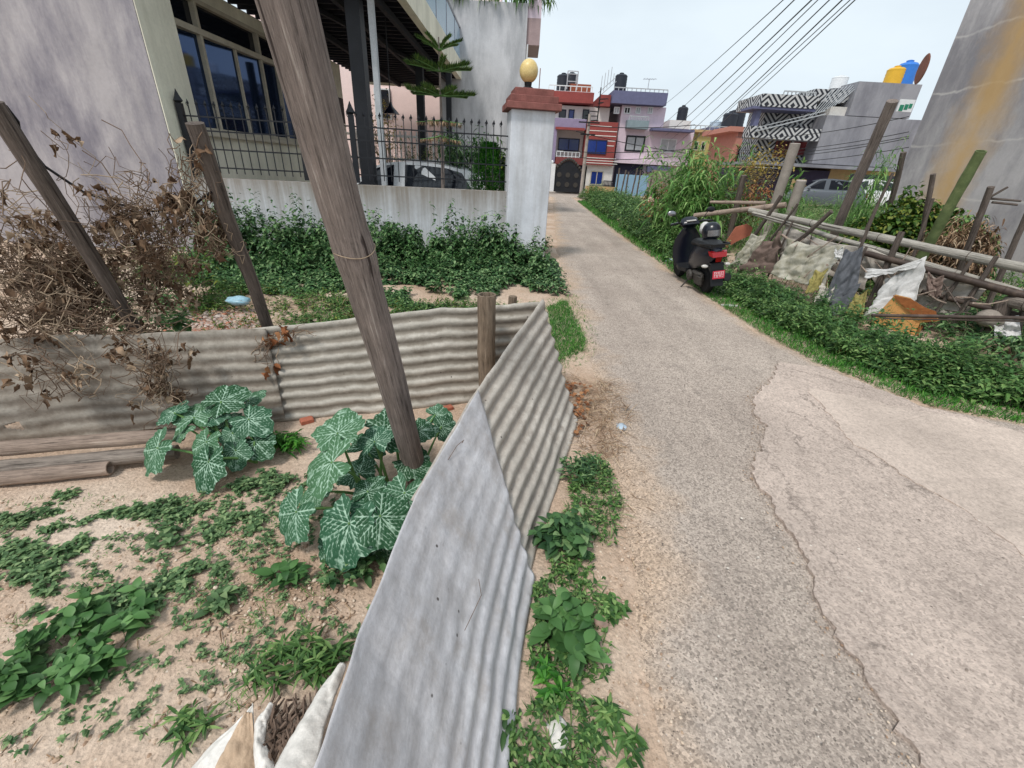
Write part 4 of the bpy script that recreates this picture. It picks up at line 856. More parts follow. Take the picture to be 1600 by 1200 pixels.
b = MB(); b.lathe((p[0], 9.3, 2.972), [(.1,0), (.1,.03), (.06,.05), (.07,.13)], 16); b.build('lamp_base', M['dark_plastic'], t, smooth=True)
b = MB(); b.ball((p[0], 9.3, 3.25), .165, 24, 16, sz=(1, 1, 1.1)); b.build('globe', M['yellow_globe'], t, smooth=True)
b = MB(); b.tube([(p[0]+.20, 9.3, 2.975), (p[0]+.20, 9.3, 3.3)], .008, 5); b.build('conduit', M['brick_cap'], t)
# iron fence
t = thing('iron_railing', 'black iron railing with spear tips on the white boundary wall', 'railing', mid+[0, 0, ZW])
fo = -wn*.12
def wpt(s, z): return W0+wd_*s+fo+np.array([0, 0, z])
zr = [2.23, 2.02, 1.74, 1.45]
b = MB()
for z in zr: b.bar(wpt(.2, z), wpt(L_+.1, z), .022, .022)
b.build('rail', M['black_iron'], t)
s = .3; k = 0
while s < L_-.05:
    b = MB(); b.bar(wpt(s, 1.36), wpt(s, 2.40), .013, .013); q = wpt(s, 2.39)
    b.lathe(q, [(.007,0), (.024,.03), (.012,.06), (.001,.09)], 4); b.tube([q+[-.022,0,.045], q+[-.03,0,.02], q+[-.01,0,-.02]], .005, 4)
    b.build('bar', M['black_iron'], t); s += .137; k += 1
for s_, w_ in ((.16, .09), (2.05, .07), (2.95, .09)):
    b = MB(); q = wpt(s_, 1.30); b.box(q+[0, 0, .56], (w_, w_, 1.1), WR); b.lathe(q+[0, 0, 1.113], [(w_*.5,0), (w_*.95,.03), (w_*.5,.10), (.004,.2)], 4); b.build('post', M['black_iron'], t)
# ---------------- behind: pink house, tall grey house
t = thing('pink_house', 'pale pink house seen beyond the porch', 'house', (-6, 22.5, 0)); b = MB(); b.bb(-11, -1.2, 21, 26, 0, 7.6); b.build('wall', M['pinkpale'], t)
a, c = at(586,140,21), at(611,185,21); b = MB(); b.bb(a[0]-.05, c[0]+.05, 20.93, 20.997, c[2]-.05, a[2]+.05); f = b.build('window', M['white_paint'], t)
b = MB(); b.bb(a[0]+.02, c[0]-.02, 20.90, 20.928, c[2], a[2]); b.build('pane', M['darkglass'], f)
a = at(566,205,18); t = thing('garden_fence', 'low white garden fence in front of the pink house', 'fence', (-5, 18, 0)); b = MB()
for k in range(26): b.bb(-7+k*.2, -6.95+k*.2, 17.98, 18.02, 1.4, 2.7)
b.bb(-7.05, -1.9, 17.95, 17.977, 2.5, 2.58); b.bb(-7.05, -1.9, 17.95, 17.977, 1.75, 1.83); b.build('pickets', M['white_paint'], t)
a, c = at(745,60,18.5), at(820,110,18.5); TX0, TX1 = at(715,200,18.5)[0]-.6, c[0]
t = thing('tall_house', 'tall streaked grey white house wall rising behind the fir tree', 'house', ((TX0+TX1)/2, 21, 0)); b = MB(); zt_ = at(770,2,18.5)[2]
b.bb(TX0, TX1, 18.5, 24, 0, zt_); b.build('wall', M['tall_gray'], t)
a, c = at(826,4,18.5), at(843,70,18.5); b = MB(); b.bb(TX1+.003, c[0], 18.6, 20.5, at(830,28,18.6)[2], zt_+.3); b.build('balcony_top', M['pinkwall'], t); b = MB(); b.bb(TX1+.003, c[0], 18.6, 20.5, c[2], at(830,28,18.6)[2]-.003); b.build('balcony', mat('mauve_wall', S(172,150,150), .1), t)
b = MB(); b.tube([(TX1+.05, 18.55, 0), (TX1+.05, 18.55, c[2])], .03, 6); b.build('drain_pipe', M['white_paint'], t)
pp = NR.uniform([TX0, 18.4, zt_], [TX1+.8, 18.9, zt_+.05], (90, 3)); s_, l_ = stalks(pp, .45, 12, .3, .05, (-1.2, .8), .6, prof='lance', droop=.8)
tt = thing('rooftop_plant', 'trailing plant spilling over the top of the tall grey house', 'plant', ((TX0+TX1)/2, 18.6, zt_)); np_obj('foliage', l_[0], l_[1], M['weed'], tt)
# ---------------- plants behind the wall
def norfolk(px, pyb, Y, tiers, label):
    p = at(px, pyb, Y); X = p[0]; t = thing('norfolk_pine', label, 'tree', (X, Y, 0)); zt = at(px, 58, Y)[2]
    b = MB(); b.tube([(X, Y, 0), (X+.02, Y, zt*.5), (X-.01, Y, zt)], [.05, .035, .012], 8); b.build('trunk', M['timber'], t, smooth=True)
    Vs = []; bm_ = MB()
    for (pz, R, up, m_) in tiers:
        z = at(px, pz, Y)[2]
        nb = 7; a0 = rnd.random()
        for i in range(nb):
            a = a0+2*pi*i/nb+rnd.uniform(-.15, .15); d = np.array([cos(a), sin(a), 0]); P = []
            for k in range(9):
                q = k/8; P.append(np.array([X, Y, z])+d*R*q+np.array([0, 0, R*up*q*(1-.35*q)]))
            bm_.tube(P, np.linspace(.014, .005, 9), 5, False)
            n = 420 if m_ else 40
            for w2 in (0,):
                q = NR.uniform(.12, 1, n); base = np.array([np.array([np.interp(x*8, range(9), [c[j] for c in P]) for j in range(3)]) for x in q])
                side = np.cross(d, [0, 0, 1]); sg = NR.choice([-1, 1], n); dd = d[None]*.8+side[None]*sg[:, None]*NR.uniform(.3, 1, n)[:, None]+np.array([0, 0, 1.])[None]*NR.uniform(.3, 1.6 if m_ else -.6, n)[:, None] if m_ else d[None]*.4+side[None]*sg[:, None]*.5+np.array([0, 0, -1.])[None]*NR.uniform(.4, 1.2, n)[:, None]
                Vs.append((leaves(base, dd, NR.uniform(.05, .12, n)*R/.6, .018, 2, .5, -.1 if m_ else .3, 'grass'), m_))
    bm_.build('branch', M['petiole'], t)
    g = [v for v, m_ in Vs if m_]; d_ = [v for v, m_ in Vs if not m_]
    V, Q = joinf(g); np_obj('needles', V, Q, M['pine'], t)
    if d_: V, Q = joinf(d_); np_obj('dry_needles', V, Q, M['straw'], t)
norfolk(691, 280, 9.9, [(80,.42,.55,1), (112,.62,.20,1), (150,.66,.08,1), (188,.5,-.15,0), (212,.42,-.3,0)], 'young fir tree with four green tiers behind the railing')
def shrub(px, py, Y, r, hz, label, m_, n=900, Ln=.12, W=.05, name='shrub', cone=0, e=(-.6, .9), z0=.3, prof='ovate', group=None, branches=14, droop=.3, cat=None):
    c = at(px, py, Y); X = c[0]; g0 = hgt(X, Y); t = thing(name, label, cat or ('tree' if 'tree' in name else 'shrub'), (X, Y, g0), group)
    b = MB(); tips = []
    for i in range(branches):
        a = rnd.random()*6.28; rr = r*rnd.uniform(.2, .85); z = z0+(hz-z0)*rnd.uniform(.3, .92)
        if cone: rr *= max(.1, 1.1-(z-z0)/(hz-z0))
        tip = np.array([X+cos(a)*rr, Y+sin(a)*rr, g0+z]); tips.append(tip); b.tube([(X+rnd.uniform(-.03,.03), Y, g0), (X+cos(a)*rr*.3, Y+sin(a)*rr*.3, g0+z*.55), tip], [.022, .014, .006], 5)
    b.build('trunk' if 'tree' in name else 'stem', M['timber'], t)
    tips = np.array(tips)
    if cone:
        z = NR.uniform(0, 1, n)**.8; a = NR.uniform(0, 6.28, n); rad = r*np.sin(np.pi*np.clip(z*.8+.16, 0, 1))**.7*NR.uniform(.72, 1.02, n)*(1+.12*np.sin(a*5+z*9)); P = np.column_stack([X+rad*np.cos(a), Y+rad*np.sin(a), g0+z0*.3+(hz-z0*.3)*z]); D = np.column_stack([np.cos(a)*.5, np.sin(a)*.5, NR.uniform(.4, 1.2, n)])
    else:
        i = NR.integers(0, len(tips), n); P = tips[i]+NR.normal(0, 1, (n, 3))*[r*.22, r*.22, (hz-z0)*.12]; D = dirs(n, *e)
    V, Q = leaves(P, D, NR.uniform(.6, 1.2, n)*Ln, NR.uniform(.7, 1.1, n)*W, 3, .3, droop, prof); np_obj('foliage', V, Q, M[m_], t); return t
shrub(735, 230, 11.3, .75, 2.55, 'dark leafy bush behind the fir tree', 'weed_dark', 1600, .16, .06, droop=.6, z0=.8)
shrub(765, 262, 9.95, .46, 2.12, 'dense green cypress bush beside the white pillar inside the railing', 'thuja', 7000, .09, .03, cone=1, name='cypress_bush')
shrub(786, 240, 10.0, .22, 2.2, 'small light green shrub just left of the pillar', 'ivy', 260, .12, .06, z0=1.2)
shrub(605, 225, 12.6, .5, 2.9, 'yellow leafed shrub under the pendant lamp', 'yellowleaf', 700, .10, .04, z0=1.2, cat='shrub')
shrub(650, 240, 13.5, .6, 2.4, 'pale green shrub between the porch columns', 'ivy', 600, .14, .03, z0=.8)
# ================================================================ cars
def car(label, pos, yaw, paint, sc=1.0, group=None):
    """small hatchback; local x across, y forward, length about 3.8"""
    R = np.array([[cos(yaw), -sin(yaw), 0], [sin(yaw), cos(yaw), 0], [0, 0, 1]])*sc; P0 = np.array(pos, float)
    T = lambda p: P0+R@np.array(p, float); t = thing('parked_car', label, 'car', pos, group)
    def sec(y, wb, zb, zs, wt, zt):  # closed cross-section
        return [T(p) for p in [(-wb, y, zb), (-wb-.02, y, zb+.15), (-wb-.01, y, zs-.08), (-wb+.05, y, zs), (-wt, y, zt-.03), (-wt*.8, y, zt+.01), (0, y, zt+.03), (wt*.8, y, zt+.01), (wt, y, zt-.03), (wb-.05, y, zs), (wb+.01, y, zs-.08), (wb+.02, y, zb+.15), (wb, y, zb)]]
    b = MB(); b.loft([sec(-1.9,.66,.35,.78,.6,.82), sec(-1.8,.76,.22,.9,.68,.93), sec(-1.2,.82,.2,.95,.75,.96), sec(0,.83,.2,.93,.76,.95), sec(.95,.82,.2,.93,.74,.96), sec(1.4,.81,.2,.86,.7,.9), sec(1.8,.74,.25,.72,.6,.76), sec(1.95,.6,.35,.6,.5,.62)]); body = b.build('body', paint, t, smooth=True)
    def cab(y, w0, w1, z): return [T(p) for p in [(-w0, y[0], .93), (-w1, y[1], z), (w1, y[1], z), (w0, y[0], .93)]]
    b = MB(); lo = [(-1.75,.70),(-1.4,.73),(-1.0,.74),(-.3,.745),(.3,.74),(.75,.72),(1.15,.70)]; hi = [(-1.5,.56,1.30),(-1.2,.58,1.39),(-.8,.6,1.45),(-.3,.61,1.48),(.1,.60,1.465),(.35,.58,1.43),(.55,.56,1.37)]
    vs = []
    for (yl, wl), (yh, wh, zh) in zip(lo, hi): vs += [T((-wl, yl, .93)), T((-wh, yh, zh)), T((0, yh, zh+.03)), T((wh, yh, zh)), T((wl, yl, .93))]
    fs = [(i*5+j, (i+1)*5+j, (i+1)*5+j+1, i*5+j+1) for i in range(6) for j in range(4)]+[(0,1,2,3,4), (34,33,32,31,30)]
    b.add(vs, fs); b.build('cabin', paint, t, smooth=True)
    def pane(nm, a, m_=M['darkglass']):
        c = np.mean([np.array(q) for q in a], 0); n = np.cross(np.array(a[1])-np.array(a[0]), np.array(a[2])-np.array(a[0])); n /= np.linalg.norm(n)
        ctr = np.array([0, -.2, 1.0]); n = n if (c-ctr)@n > 0 else -n
        q = [T(c+(np.array(p)-c)*.86+n*.008) for p in a]; b = MB(); b.poly(q, .006, R@n/sc); b.build(nm, m_, t)
    pane('windshield', [(-.70,1.15,.95), (-.55,.55,1.36), (.55,.55,1.36), (.70,1.15,.95)]); pane('rear_window', [(-.68,-1.75,.95), (-.55,-1.5,1.29), (.55,-1.5,1.29), (.68,-1.75,.95)])
    for s in (-1, 1):
        pane('side_window', [(s*.745,.1,.95), (s*.705,1.0,.95), (s*.565,.5,1.36), (s*.59,.3,1.42), (s*.605,.1,1.44)]); pane('side_window', [(s*.745,.02,.95), (s*.605,.02,1.45), (s*.61,-.4,1.45), (s*.605,-.9,1.42), (s*.59,-1.25,1.34), (s*.715,-1.55,.95)])
        b = MB(); b.box(T((s*.62, 1.84, .62)), (.28*sc, .12*sc, .14*sc), R/sc, ch=.02); b.build('headlight', M['clear_lens'], t)
        b = MB(); b.box(T((s*.62, -1.87, .78)), (.2*sc, .08*sc, .2*sc), R/sc, ch=.02); b.build('tail_light', M['red_lens'], t)
        b = MB(); b.ball(T((s*.86, .85, 1.0)), .09*sc, 8, 6, sz=(1, .6, .7)); b.build('side_mirror', paint, t, smooth=True)
        for y in (-1.15, 1.2):
            ax = np.column_stack([R[:, 1], R[:, 2], R[:, 0]*s])/sc; w = MB(); w.lathe(T((s*.70, y, .3)), [(.2,0), (.29,.0), (.31,.03), (.31,.13), (.29,.16), (.2,.155)], 22, ax); wh = w.build('tyre', M['rubber'], t, smooth=True)
            w = MB(); w.lathe(T((s*.70, y, .3)), [(.19,.05), (.19,.15), (.06,.17), (.0,.17)], 14, ax); w.build('rim', M['chrome'], wh)
    b = MB(); b.box(T((0, 1.955, .42)), (.9*sc, .04*sc, .16*sc), R/sc); b.build('grille', M['dark_plastic'], t)
    return t
car('white car parked in the villa yard behind the low wall', (at(655,270,11.0)[0]-.25, 11.3, .0), radians(86), M['white_paint'], 1.16)
car('grey car parked left of the white car below the chevron house', (at(1289,310,27)[0], 27.4, hgt(16,27)+.0), radians(70), M['car_gray'], 1.05)
car('white car parked right of the grey one before the shop', (at(1352,310,27)[0]+.2, 27.8, hgt(18,27)+.0), radians(82), M['white_paint'], 1.05)

# ================================================================ scooter (local: x right, y forward, z up)
sp0 = np.array([3.12, 7.12, 0]); yaw = radians(1.5); lean = radians(-9)
Ry = np.array([[cos(yaw), -sin(yaw), 0], [sin(yaw), cos(yaw), 0], [0, 0, 1]]); Rl = np.array([[cos(lean), 0, sin(lean)], [0, 1, 0], [-sin(lean), 0, cos(lean)]]); RS = Ry@Rl*1.0
T = lambda p: sp0+RS@np.array(p, float)
def TT(P): return [T(p) for p in P]
sc_ = thing('scooter', 'dark blue scooter with red licence plate parked at the road edge', 'scooter', sp0)
def wheel(y, z, r, nm):
    ax = np.column_stack([RS[:, 1], RS[:, 2], RS[:, 0]]); w = MB(); w.lathe(T((-.05, y, z)), [(r*.62,.005), (r*.86,0), (r*.97,.02), (r,.05), (r*.97,.08), (r*.86,.10), (r*.62,.095)], 30, ax)
    o = w.build(nm, M['rubber'], sc_, smooth=True); w = MB(); w.lathe(T((-.05, y, z)), [(r*.63,.02), (r*.58,.03), (r*.2,.02), (r*.18,.08), (r*.58,.07), (r*.63,.08)], 20, ax); w.build('rim', M['engine'], o, smooth=True)
wheel(.0, .235, .235, 'rear_wheel'); wheel(1.24, .235, .235, 'front_wheel')
def sec(y, w, z0, z1, top=.6): return TT([(-w*.75, y, z0), (-w, y, z0+(z1-z0)*.35), (-w*.95, y, z0+(z1-z0)*.7), (-w*top, y, z1), (0, y, z1+.015), (w*top, y, z1), (w*.95, y, z0+(z1-z0)*.7), (w, y, z0+(z1-z0)*.35), (w*.75, y, z0)])
b = MB(); b.loft([sec(-.36,.05,.66,.74), sec(-.3,.11,.58,.77), sec(-.1,.155,.48,.76), (sec(.15,.165,.40,.74)), sec(.38,.15,.34,.70), sec(.48,.13,.30,.62)]); b.build('rear_body', M['black_plastic'], sc_, smooth=True)
b = MB(); b.loft([sec(-.30,.12,.765,.82,.8), sec(-.1,.15,.76,.855,.8), sec(.15,.15,.745,.84,.8), sec(.3,.12,.74,.83,.8), sec(.50,.10,.70,.80,.7)]); b.build('seat', M['dark_plastic'], sc_, smooth=True)
b = MB(); b.loft([TT([(-.17,.48,.27),(.17,.48,.27),(.17,.48,.33),(-.17,.48,.33)]), TT([(-.2,.75,.25),(.2,.75,.25),(.2,.75,.31),(-.2,.75,.31)]), TT([(-.17,.95,.27),(.17,.95,.27),(.17,.95,.34),(-.17,.95,.34)])]); b.build('floorboard', M['dark_plastic'], sc_)
b = MB(); P = []
for z, y, w, d in [(.28,.93,.17,.06),(.42,.95,.24,.08),(.6,.95,.25,.12),(.76,.93,.22,.14),(.88,.90,.14,.14),(.94,.88,.09,.12)]: P.append(TT([(-w, y, z), (-w*.6, y+d, z), (0, y+d*1.35, z), (w*.6, y+d, z), (w, y, z), (w*.7, y-.03, z), (-w*.7, y-.03, z)]))
b.loft(P); b.build('leg_shield', M['black_plastic'], sc_, smooth=True)
b = MB(); b.loft([TT([(-.07,1.0,.5),(.07,1.0,.5),(.07,1.05,.53),(-.07,1.05,.53)]), TT([(-.085,1.2,.50),(.085,1.2,.5),(.085,1.2,.54),(-.085,1.2,.54)]), TT([(-.08,1.42,.42),(.08,1.42,.42),(.08,1.44,.45),(-.08,1.44,.45)])]); b.build('front_mudguard', M['black_plastic'], sc_, smooth=True)
b = MB()
for s in (-1, 1): b.tube(TT([(s*.08, 1.24, .235), (s*.085, 1.1, .6), (s*.04, .98, .8)]), .02, 8)
b.build('fork', M['engine'], sc_, smooth=True)
b = MB(); b.loft([TT([(-.06,.92,.9),(.06,.92,.9),(.05,.86,.94),(-.05,.86,.94)]), TT([(-.17,.90,1.0),(.17,.90,1.0),(.15,.80,1.0),(-.15,.80,1.0)]), TT([(-.13,.93,1.08),(.13,.93,1.08),(.11,.82,1.05),(-.11,.82,1.05)]), TT([(-.06,.93,1.11),(.06,.93,1.11),(.05,.86,1.08),(-.05,.86,1.08)])]); b.build('handlebar_cowl', M['black_plastic'], sc_, smooth=True)
b = MB(); b.box(T((0, .845, 1.055)), (.16, .10, .02), RS, ch=.005); b.build('speedometer', M['clear_lens'], sc_)
for s in (-1, 1):
    b = MB(); b.tube(TT([(s*.13, .87, 1.02), (s*.24, .83, 1.03), (s*.36, .78, 1.02)]), .017, 8); b.build('handle_grip', M['rubber'], sc_, smooth=True)
    b = MB(); b.tube(TT([(s*.2, .90, 1.04), (s*.34, .86, 1.03)]), .006, 5); b.build('brake_lever', M['chrome'], sc_)
    b = MB(); b.tube(TT([(s*.2, .85, 1.04), (s*.26, .86, 1.14), (s*.30, .85, 1.19)]), .007, 6); mr = b.build('mirror_stem', M['dark_plastic'], sc_)
    b = MB(); b.ball(T((s*.33, .85, 1.20)), .075, 12, 8, sz=(1, .25, .6)); b.build('mirror', M['chrome' if s < 0 else 'dark_plastic'], mr, smooth=True)
    b = MB(); b.ball(T((s*.17, -.30, .52)), .045, 10, 8, sz=(1.2, .8, .6)); b.build('indicator', M['clear_lens'], sc_, smooth=True)
    b = MB(); b.tube(TT([(s*.05, -.28, .53), (s*.15, -.3, .52)]), .012, 6); b.build('indicator_arm', M['dark_plastic'], sc_)
b = MB(); b.loft([TT([(-.13,-.33,.68),(.13,-.33,.68),(.14,-.30,.74),(-.14,-.30,.74)]), TT([(-.10,-.405,.66),(.10,-.405,.66),(.11,-.38,.73),(-.11,-.38,.73)])]); b.add(TT([(-.05,-.38,.655),(.05,-.38,.655),(.04,-.36,.58),(-.04,-.36,.58)]), [(0,1,2,3)]); b.build('tail_light', M['red_lens'], sc_, smooth=False)
b = MB(); b.tube(TT([(-.15,.02,.80),(-.16,-.2,.83),(-.12,-.42,.85),(.12,-.42,.85),(.16,-.2,.83),(.15,.02,.80)]), .014, 8); b.build('grab_rail', M['dark_plastic'], sc_, smooth=True)
b = MB(); b.loft([TT([(-.09,-.20,.50),(.09,-.20,.50),(.09,-.17,.58),(-.09,-.17,.58)]), TT([(-.10,-.36,.42),(.10,-.36,.42),(.10,-.34,.56),(-.10,-.34,.56)]), TT([(-.095,-.40,.22),(.095,-.40,.22),(.09,-.38,.24),(-.09,-.38,.24)])]); mg = b.build('rear_mudguard', M['dark_plastic'], sc_)
nn = RS@np.array([0, -1, .12])
b = MB(); b.box(T((.0, -.425, .40)), (.18, .008, .12), RS); pl = b.build('licence_plate', M['plate_red'], sc_)
b = MB()
for r_, (z, n_) in enumerate(((.425, 8), (.378, 6))):
    x = -.075
    for k in range(n_):
        w_ = .15/n_; 
        b.box(T((x+w_*.5, -.431, z+.018)), (w_*.7, .003, .006), RS); b.box(T((x+w_*(.35+.3*(k % 2)), -.431, z)), (.005, .003, .034), RS)
        if k % 3: b.box(T((x+w_*.5, -.431, z-.012)), (w_*.5, .003, .006), RS)
        x += w_
b.build('plate_marks', M['plate_white'], pl)
b = MB(); b.box(T((-.10, .12, .27)), (.12, .34, .17), RS, ch=.03); b.box(T((-.13, .0, .24)), (.07, .26, .18), RS, ch=.03); b.lathe(T((-.17, .22, .28)), [(.08,0), (.09,.02), (.08,.05), (.02,.06)], 14, np.column_stack([RS[:, 1], RS[:, 2], -RS[:, 0]])); b.build('engine', M['engine'], sc_)
b = MB(); b.tube(TT([(.06,.3,.2), (.13,.1,.2), (.16,-.05,.25), (.175,-.35,.33)]), [.02,.03,.055,.06], 12); ex = b.build('exhaust', M['dark_plastic'], sc_, smooth=True)
b = MB(); b.box(T((.235, -.15, .32)), (.012, .24, .06), RS, ch=.004); b.build('heat_shield', M['chrome'], ex)
b = MB(); b.tube(TT([(-.12,.35,.22), (-.30,.33,.035), (-.34,.36,.03)]), .012, 6); b.build('side_stand', M['engine'], sc_)
# helmet on the seat, bag hanging at the front
hc = T((.06, .12, .965)); t = thing('helmet', 'glossy black helmet resting on the scooter seat', 'helmet', T((.06, .12, .84)))
b = MB(); b.lathe(hc, [(.09,-.125), (.125,-.10), (.14,-.03), (.138,.03), (.115,.085), (.07,.125), (.0,.138)], 22, RS); b.build('shell', M['black_plastic'], t, smooth=True)
b = MB(); V = []
for i in range(9):
    for z in (-.06, -.02, .03): a = -pi/2-.75+i*1.5/8; V.append(hc+RS@np.array([.147*cos(a), .147*sin(a), z]))
b.add(V, [(i*3+j, (i+1)*3+j, (i+1)*3+j+1, i*3+j+1) for i in range(8) for j in range(2)]); b.build('visor', M['chrome'], t, smooth=True)
crumple('plastic_bag', T((.22,.80,.84)), .09, .07, .10, 'cloth_white', 'white bag hanging from the scooter handlebar', 'bag', s=12)
crumple('plastic_bag', G(1046,410,0), .10, .07, .05, 'pale_blue', 'pale blue plastic bag on the verge left of the scooter', s=13)
crumple('plastic_bag', G(1140,478,0), .13, .05, .012, 'cloth_white', 'flattened white wrapper on the road edge behind the scooter', s=14)
# ================================================================ far houses (about 40 m down the road)
YF = 40.0
def fz(px, py, Y=YF): return at(px, py, Y)
class House:
    def __init__(s, name, label, x, y, z=0): s.t = thing(name, label, 'house', (x, y, z))
    def blk(s, nm, px0, px1, py0, py1, Y, dep, m_, ref=None):
        """front block whose face spans the given points of the facade"""
        xm, ym = (px0+px1)/2, (py0+py1)/2
        x0, x1, z1, z0 = at(px0, ym, Y)[0], at(px1, ym, Y)[0], at(xm, py0, Y)[2], at(xm, py1, Y)[2]
        b = MB(); b.bb(x0, x1, Y, Y+dep, z0, z1); return b.build(nm, m_, s.t)
    def win(s, px0, px1, py0, py1, Y, fm, gm, n=2, nm='window', fw=.07):
        xm, ym = (px0+px1)/2, (py0+py1)/2; x0, x1, z1, z0 = at(px0, ym, Y)[0], at(px1, ym, Y)[0], at(xm, py0, Y)[2], at(xm, py1, Y)[2]
        b = MB(); b.bb(x0, x0+fw, Y-.06, Y-.003, z0, z1); b.bb(x1-fw, x1, Y-.06, Y-.003, z0, z1); b.bb(x0+fw, x1-fw, Y-.06, Y-.003, z1-fw, z1); b.bb(x0+fw, x1-fw, Y-.06, Y-.003, z0, z0+fw)
        for k in range(1, n): x = x0+(x1-x0)*k/n; b.bb(x-fw*.4, x+fw*.4, Y-.055, Y-.003, z0+fw, z1-fw)
        f = b.build(nm, fm, s.t); b = MB(); b.bb(x0+fw, x1-fw, Y-.035, Y-.004, z0+fw, z1-fw); b.build('pane', gm, f); return f
    def rail(s, px0, px1, py0, py1, Y, m_, n=10, nm='railing', dz=.9):
        a, c = at(px0, py0, Y), at(px1, py1, Y); z = (a[2]+c[2])/2; b = MB(); b.bar((a[0], Y, z), (c[0], Y, z), .06, .06); b.bar((a[0], Y, z-.35), (c[0], Y, z-.35), .04, .04)
        for k in range(n+1): x = a[0]+(c[0]-a[0])*k/n; b.bb(x-.025, x+.025, Y-.025, Y+.025, z-dz, z-.035)
        return b.build(nm, m_, s.t)
def tank(label, px, py, Y, r, h, m_, group='water tanks on the roofs', tilt=None):
    p = at(px, py, Y); z = p[2]-h/2; t = thing('water_tank', label, 'water tank', (p[0], Y, z), group)
    b = MB(); pr = [(r*.96, 0)]
    for k in range(5): pr += [(r, h*(.04+k*.15)), (r*.965, h*(.09+k*.15))]
    pr += [(r, h*.82), (r*.8, h*.9), (r*.35, h*.95)]
    b.lathe((p[0], Y, z), pr, 20); b.build('barrel', m_, t, smooth=True); b = MB(); b.lathe((p[0], Y, z+h*.95), [(r*.36,0), (r*.36,h*.05), (r*.2,h*.07)], 14); b.build('lid', m_, t, smooth=True); return t
# --- red, white and lilac house
h = House('red_house', 'lilac and red three storey house with black arched gate', at(890,300,YF)[0], YF+3)
x0, x1 = at(864,240,YF)[0], at(948,240,YF)[0]; g0 = -.1
z = lambda py, px=890, Y=YF: at(px, py, Y)[2]
b = MB(); b.bb(x0, x1, YF+1.2, YF+9, g0, z(162)); b.build('wall', M['whitewall'], h.t)
h.blk('roof_parapet', 858, 928, 143, 160, YF+.2, 8.5, M['red_wall']); h.blk('roof_parapet', 938, 954, 148, 166, YF+.6, 8, M['red_wall'])
h.blk('balcony_band', 860, 916, 185, 201, YF-.3, 1.4, M['purple']); b = MB(); b.bb(at(860,230,YF)[0], at(868,230,YF)[0], YF-.3, YF+1.1, z(255), z(202)); b.build('side_column', M['purple'], h.t)
h.blk('balcony_band', 868, 914, 246, 257, YF-.35, 1.4, M['maroon']); h.blk('balcony_trim', 868, 914, 199, 203, YF-.42, .1, M['red_wall'])
b = MB(); b.bb(at(870,270,YF)[0], at(916,270,YF)[0], YF-.1, YF+1.1, z(298), z(258)); b.build('entrance_recess', M['navy'], h.t)
h.win(872, 905, 216, 236, YF+1.2, M['navy'], M['blueglass'], 2)
for a, c, m_ in ((873,884,'darkglass'), (888,897,'blueglass'), (910,920,'darkglass')): h.win(a, c, 171, 190, YF+1.2, M['navy'], M[m_], 1)
h.rail(862, 914, 184, 187, YF-.25, M['white_paint'], 8, dz=.5); h.rail(870, 906, 236, 238, YF-.3, M['white_paint'], 6, dz=.55); h.rail(858, 926, 132, 137, YF+.3, M['white_paint'], 8, dz=.6)
b = MB(); b.bb(at(886,140,YF+4)[0], at(923,140,YF+4)[0], YF+4, YF+8, z(160), at(900,131,YF+4)[2]); b.build('stair_tower', M['brick'], h.t)
b = MB()
for k in range(9): a_ = k*.7; c_ = np.array([at(935,170,YF)[0], YF-.1, z(205)+k*.28]); b.box(c_+[.35*cos(a_), .35*sin(a_), 0], (.7, .25, .04), [[cos(a_), -sin(a_), 0], [sin(a_), cos(a_), 0], [0, 0, 1]])
c_ = np.array([at(935,170,YF)[0], YF-.1, z(205)]); b.tube([c_, c_+[0, 0, 3.0]], .05, 6); b.build('spiral_stair', M['black_iron'], h.t)
# arched gate
gx0, gx1, gz1 = at(866,285,YF-1.5)[0], at(906,285,YF-1.5)[0], at(886,262,YF-1.5)[2]; G0 = at(886,300,YF-1.5)[2]
t = thing('entrance_gate', 'black arched metal gate with scroll panels in front of the lilac house', 'gate', ((gx0+gx1)/2, YF-1.5, G0)); b = MB()
xm = (gx0+gx1)/2; w_ = gx1-gx0; pts = [(gx0, YF-1.5, G0), (gx1, YF-1.5, G0)]+[(gx1-w_*k/10, YF-1.5, gz1-.25+.75*sin(pi*k/10)) for k in range(11)]
b.poly(pts, .05, (0, 1, 0)); b.build('gate_panel', M['black_iron'], t)
for k in range(6): b = MB(); b.lathe((gx0+w_*(k % 3+.5)/3, YF-1.53, G0+.55+.7*(k//3)), [(.17,0), (.19,.02), (.14,.02)], 12, np.array([[1,0,0],[0,0,-1],[0,1,0.]])); b.build('roundel', M['engine'], t)
b = MB()
for k in range(14): a_ = pi*k/13; b.ball((gx1-w_*k/13, YF-1.5, gz1-.15+.75*sin(a_)), .12, 6, 4)
b.build('scalloped_edge', M['engine'], t)
b = MB(); x_ = at(858,285,YF-1.5)[0]; b.bb(x_-.35, gx0-.02, YF-1.7, YF-1.3, G0, G0+2.0); b.ball((gx0-.3, YF-1.5, G0+2.13), .12, 10, 8); b.build('gatepost', M['white_paint'], label='white gatepost left of the black arched gate', cat='gatepost')
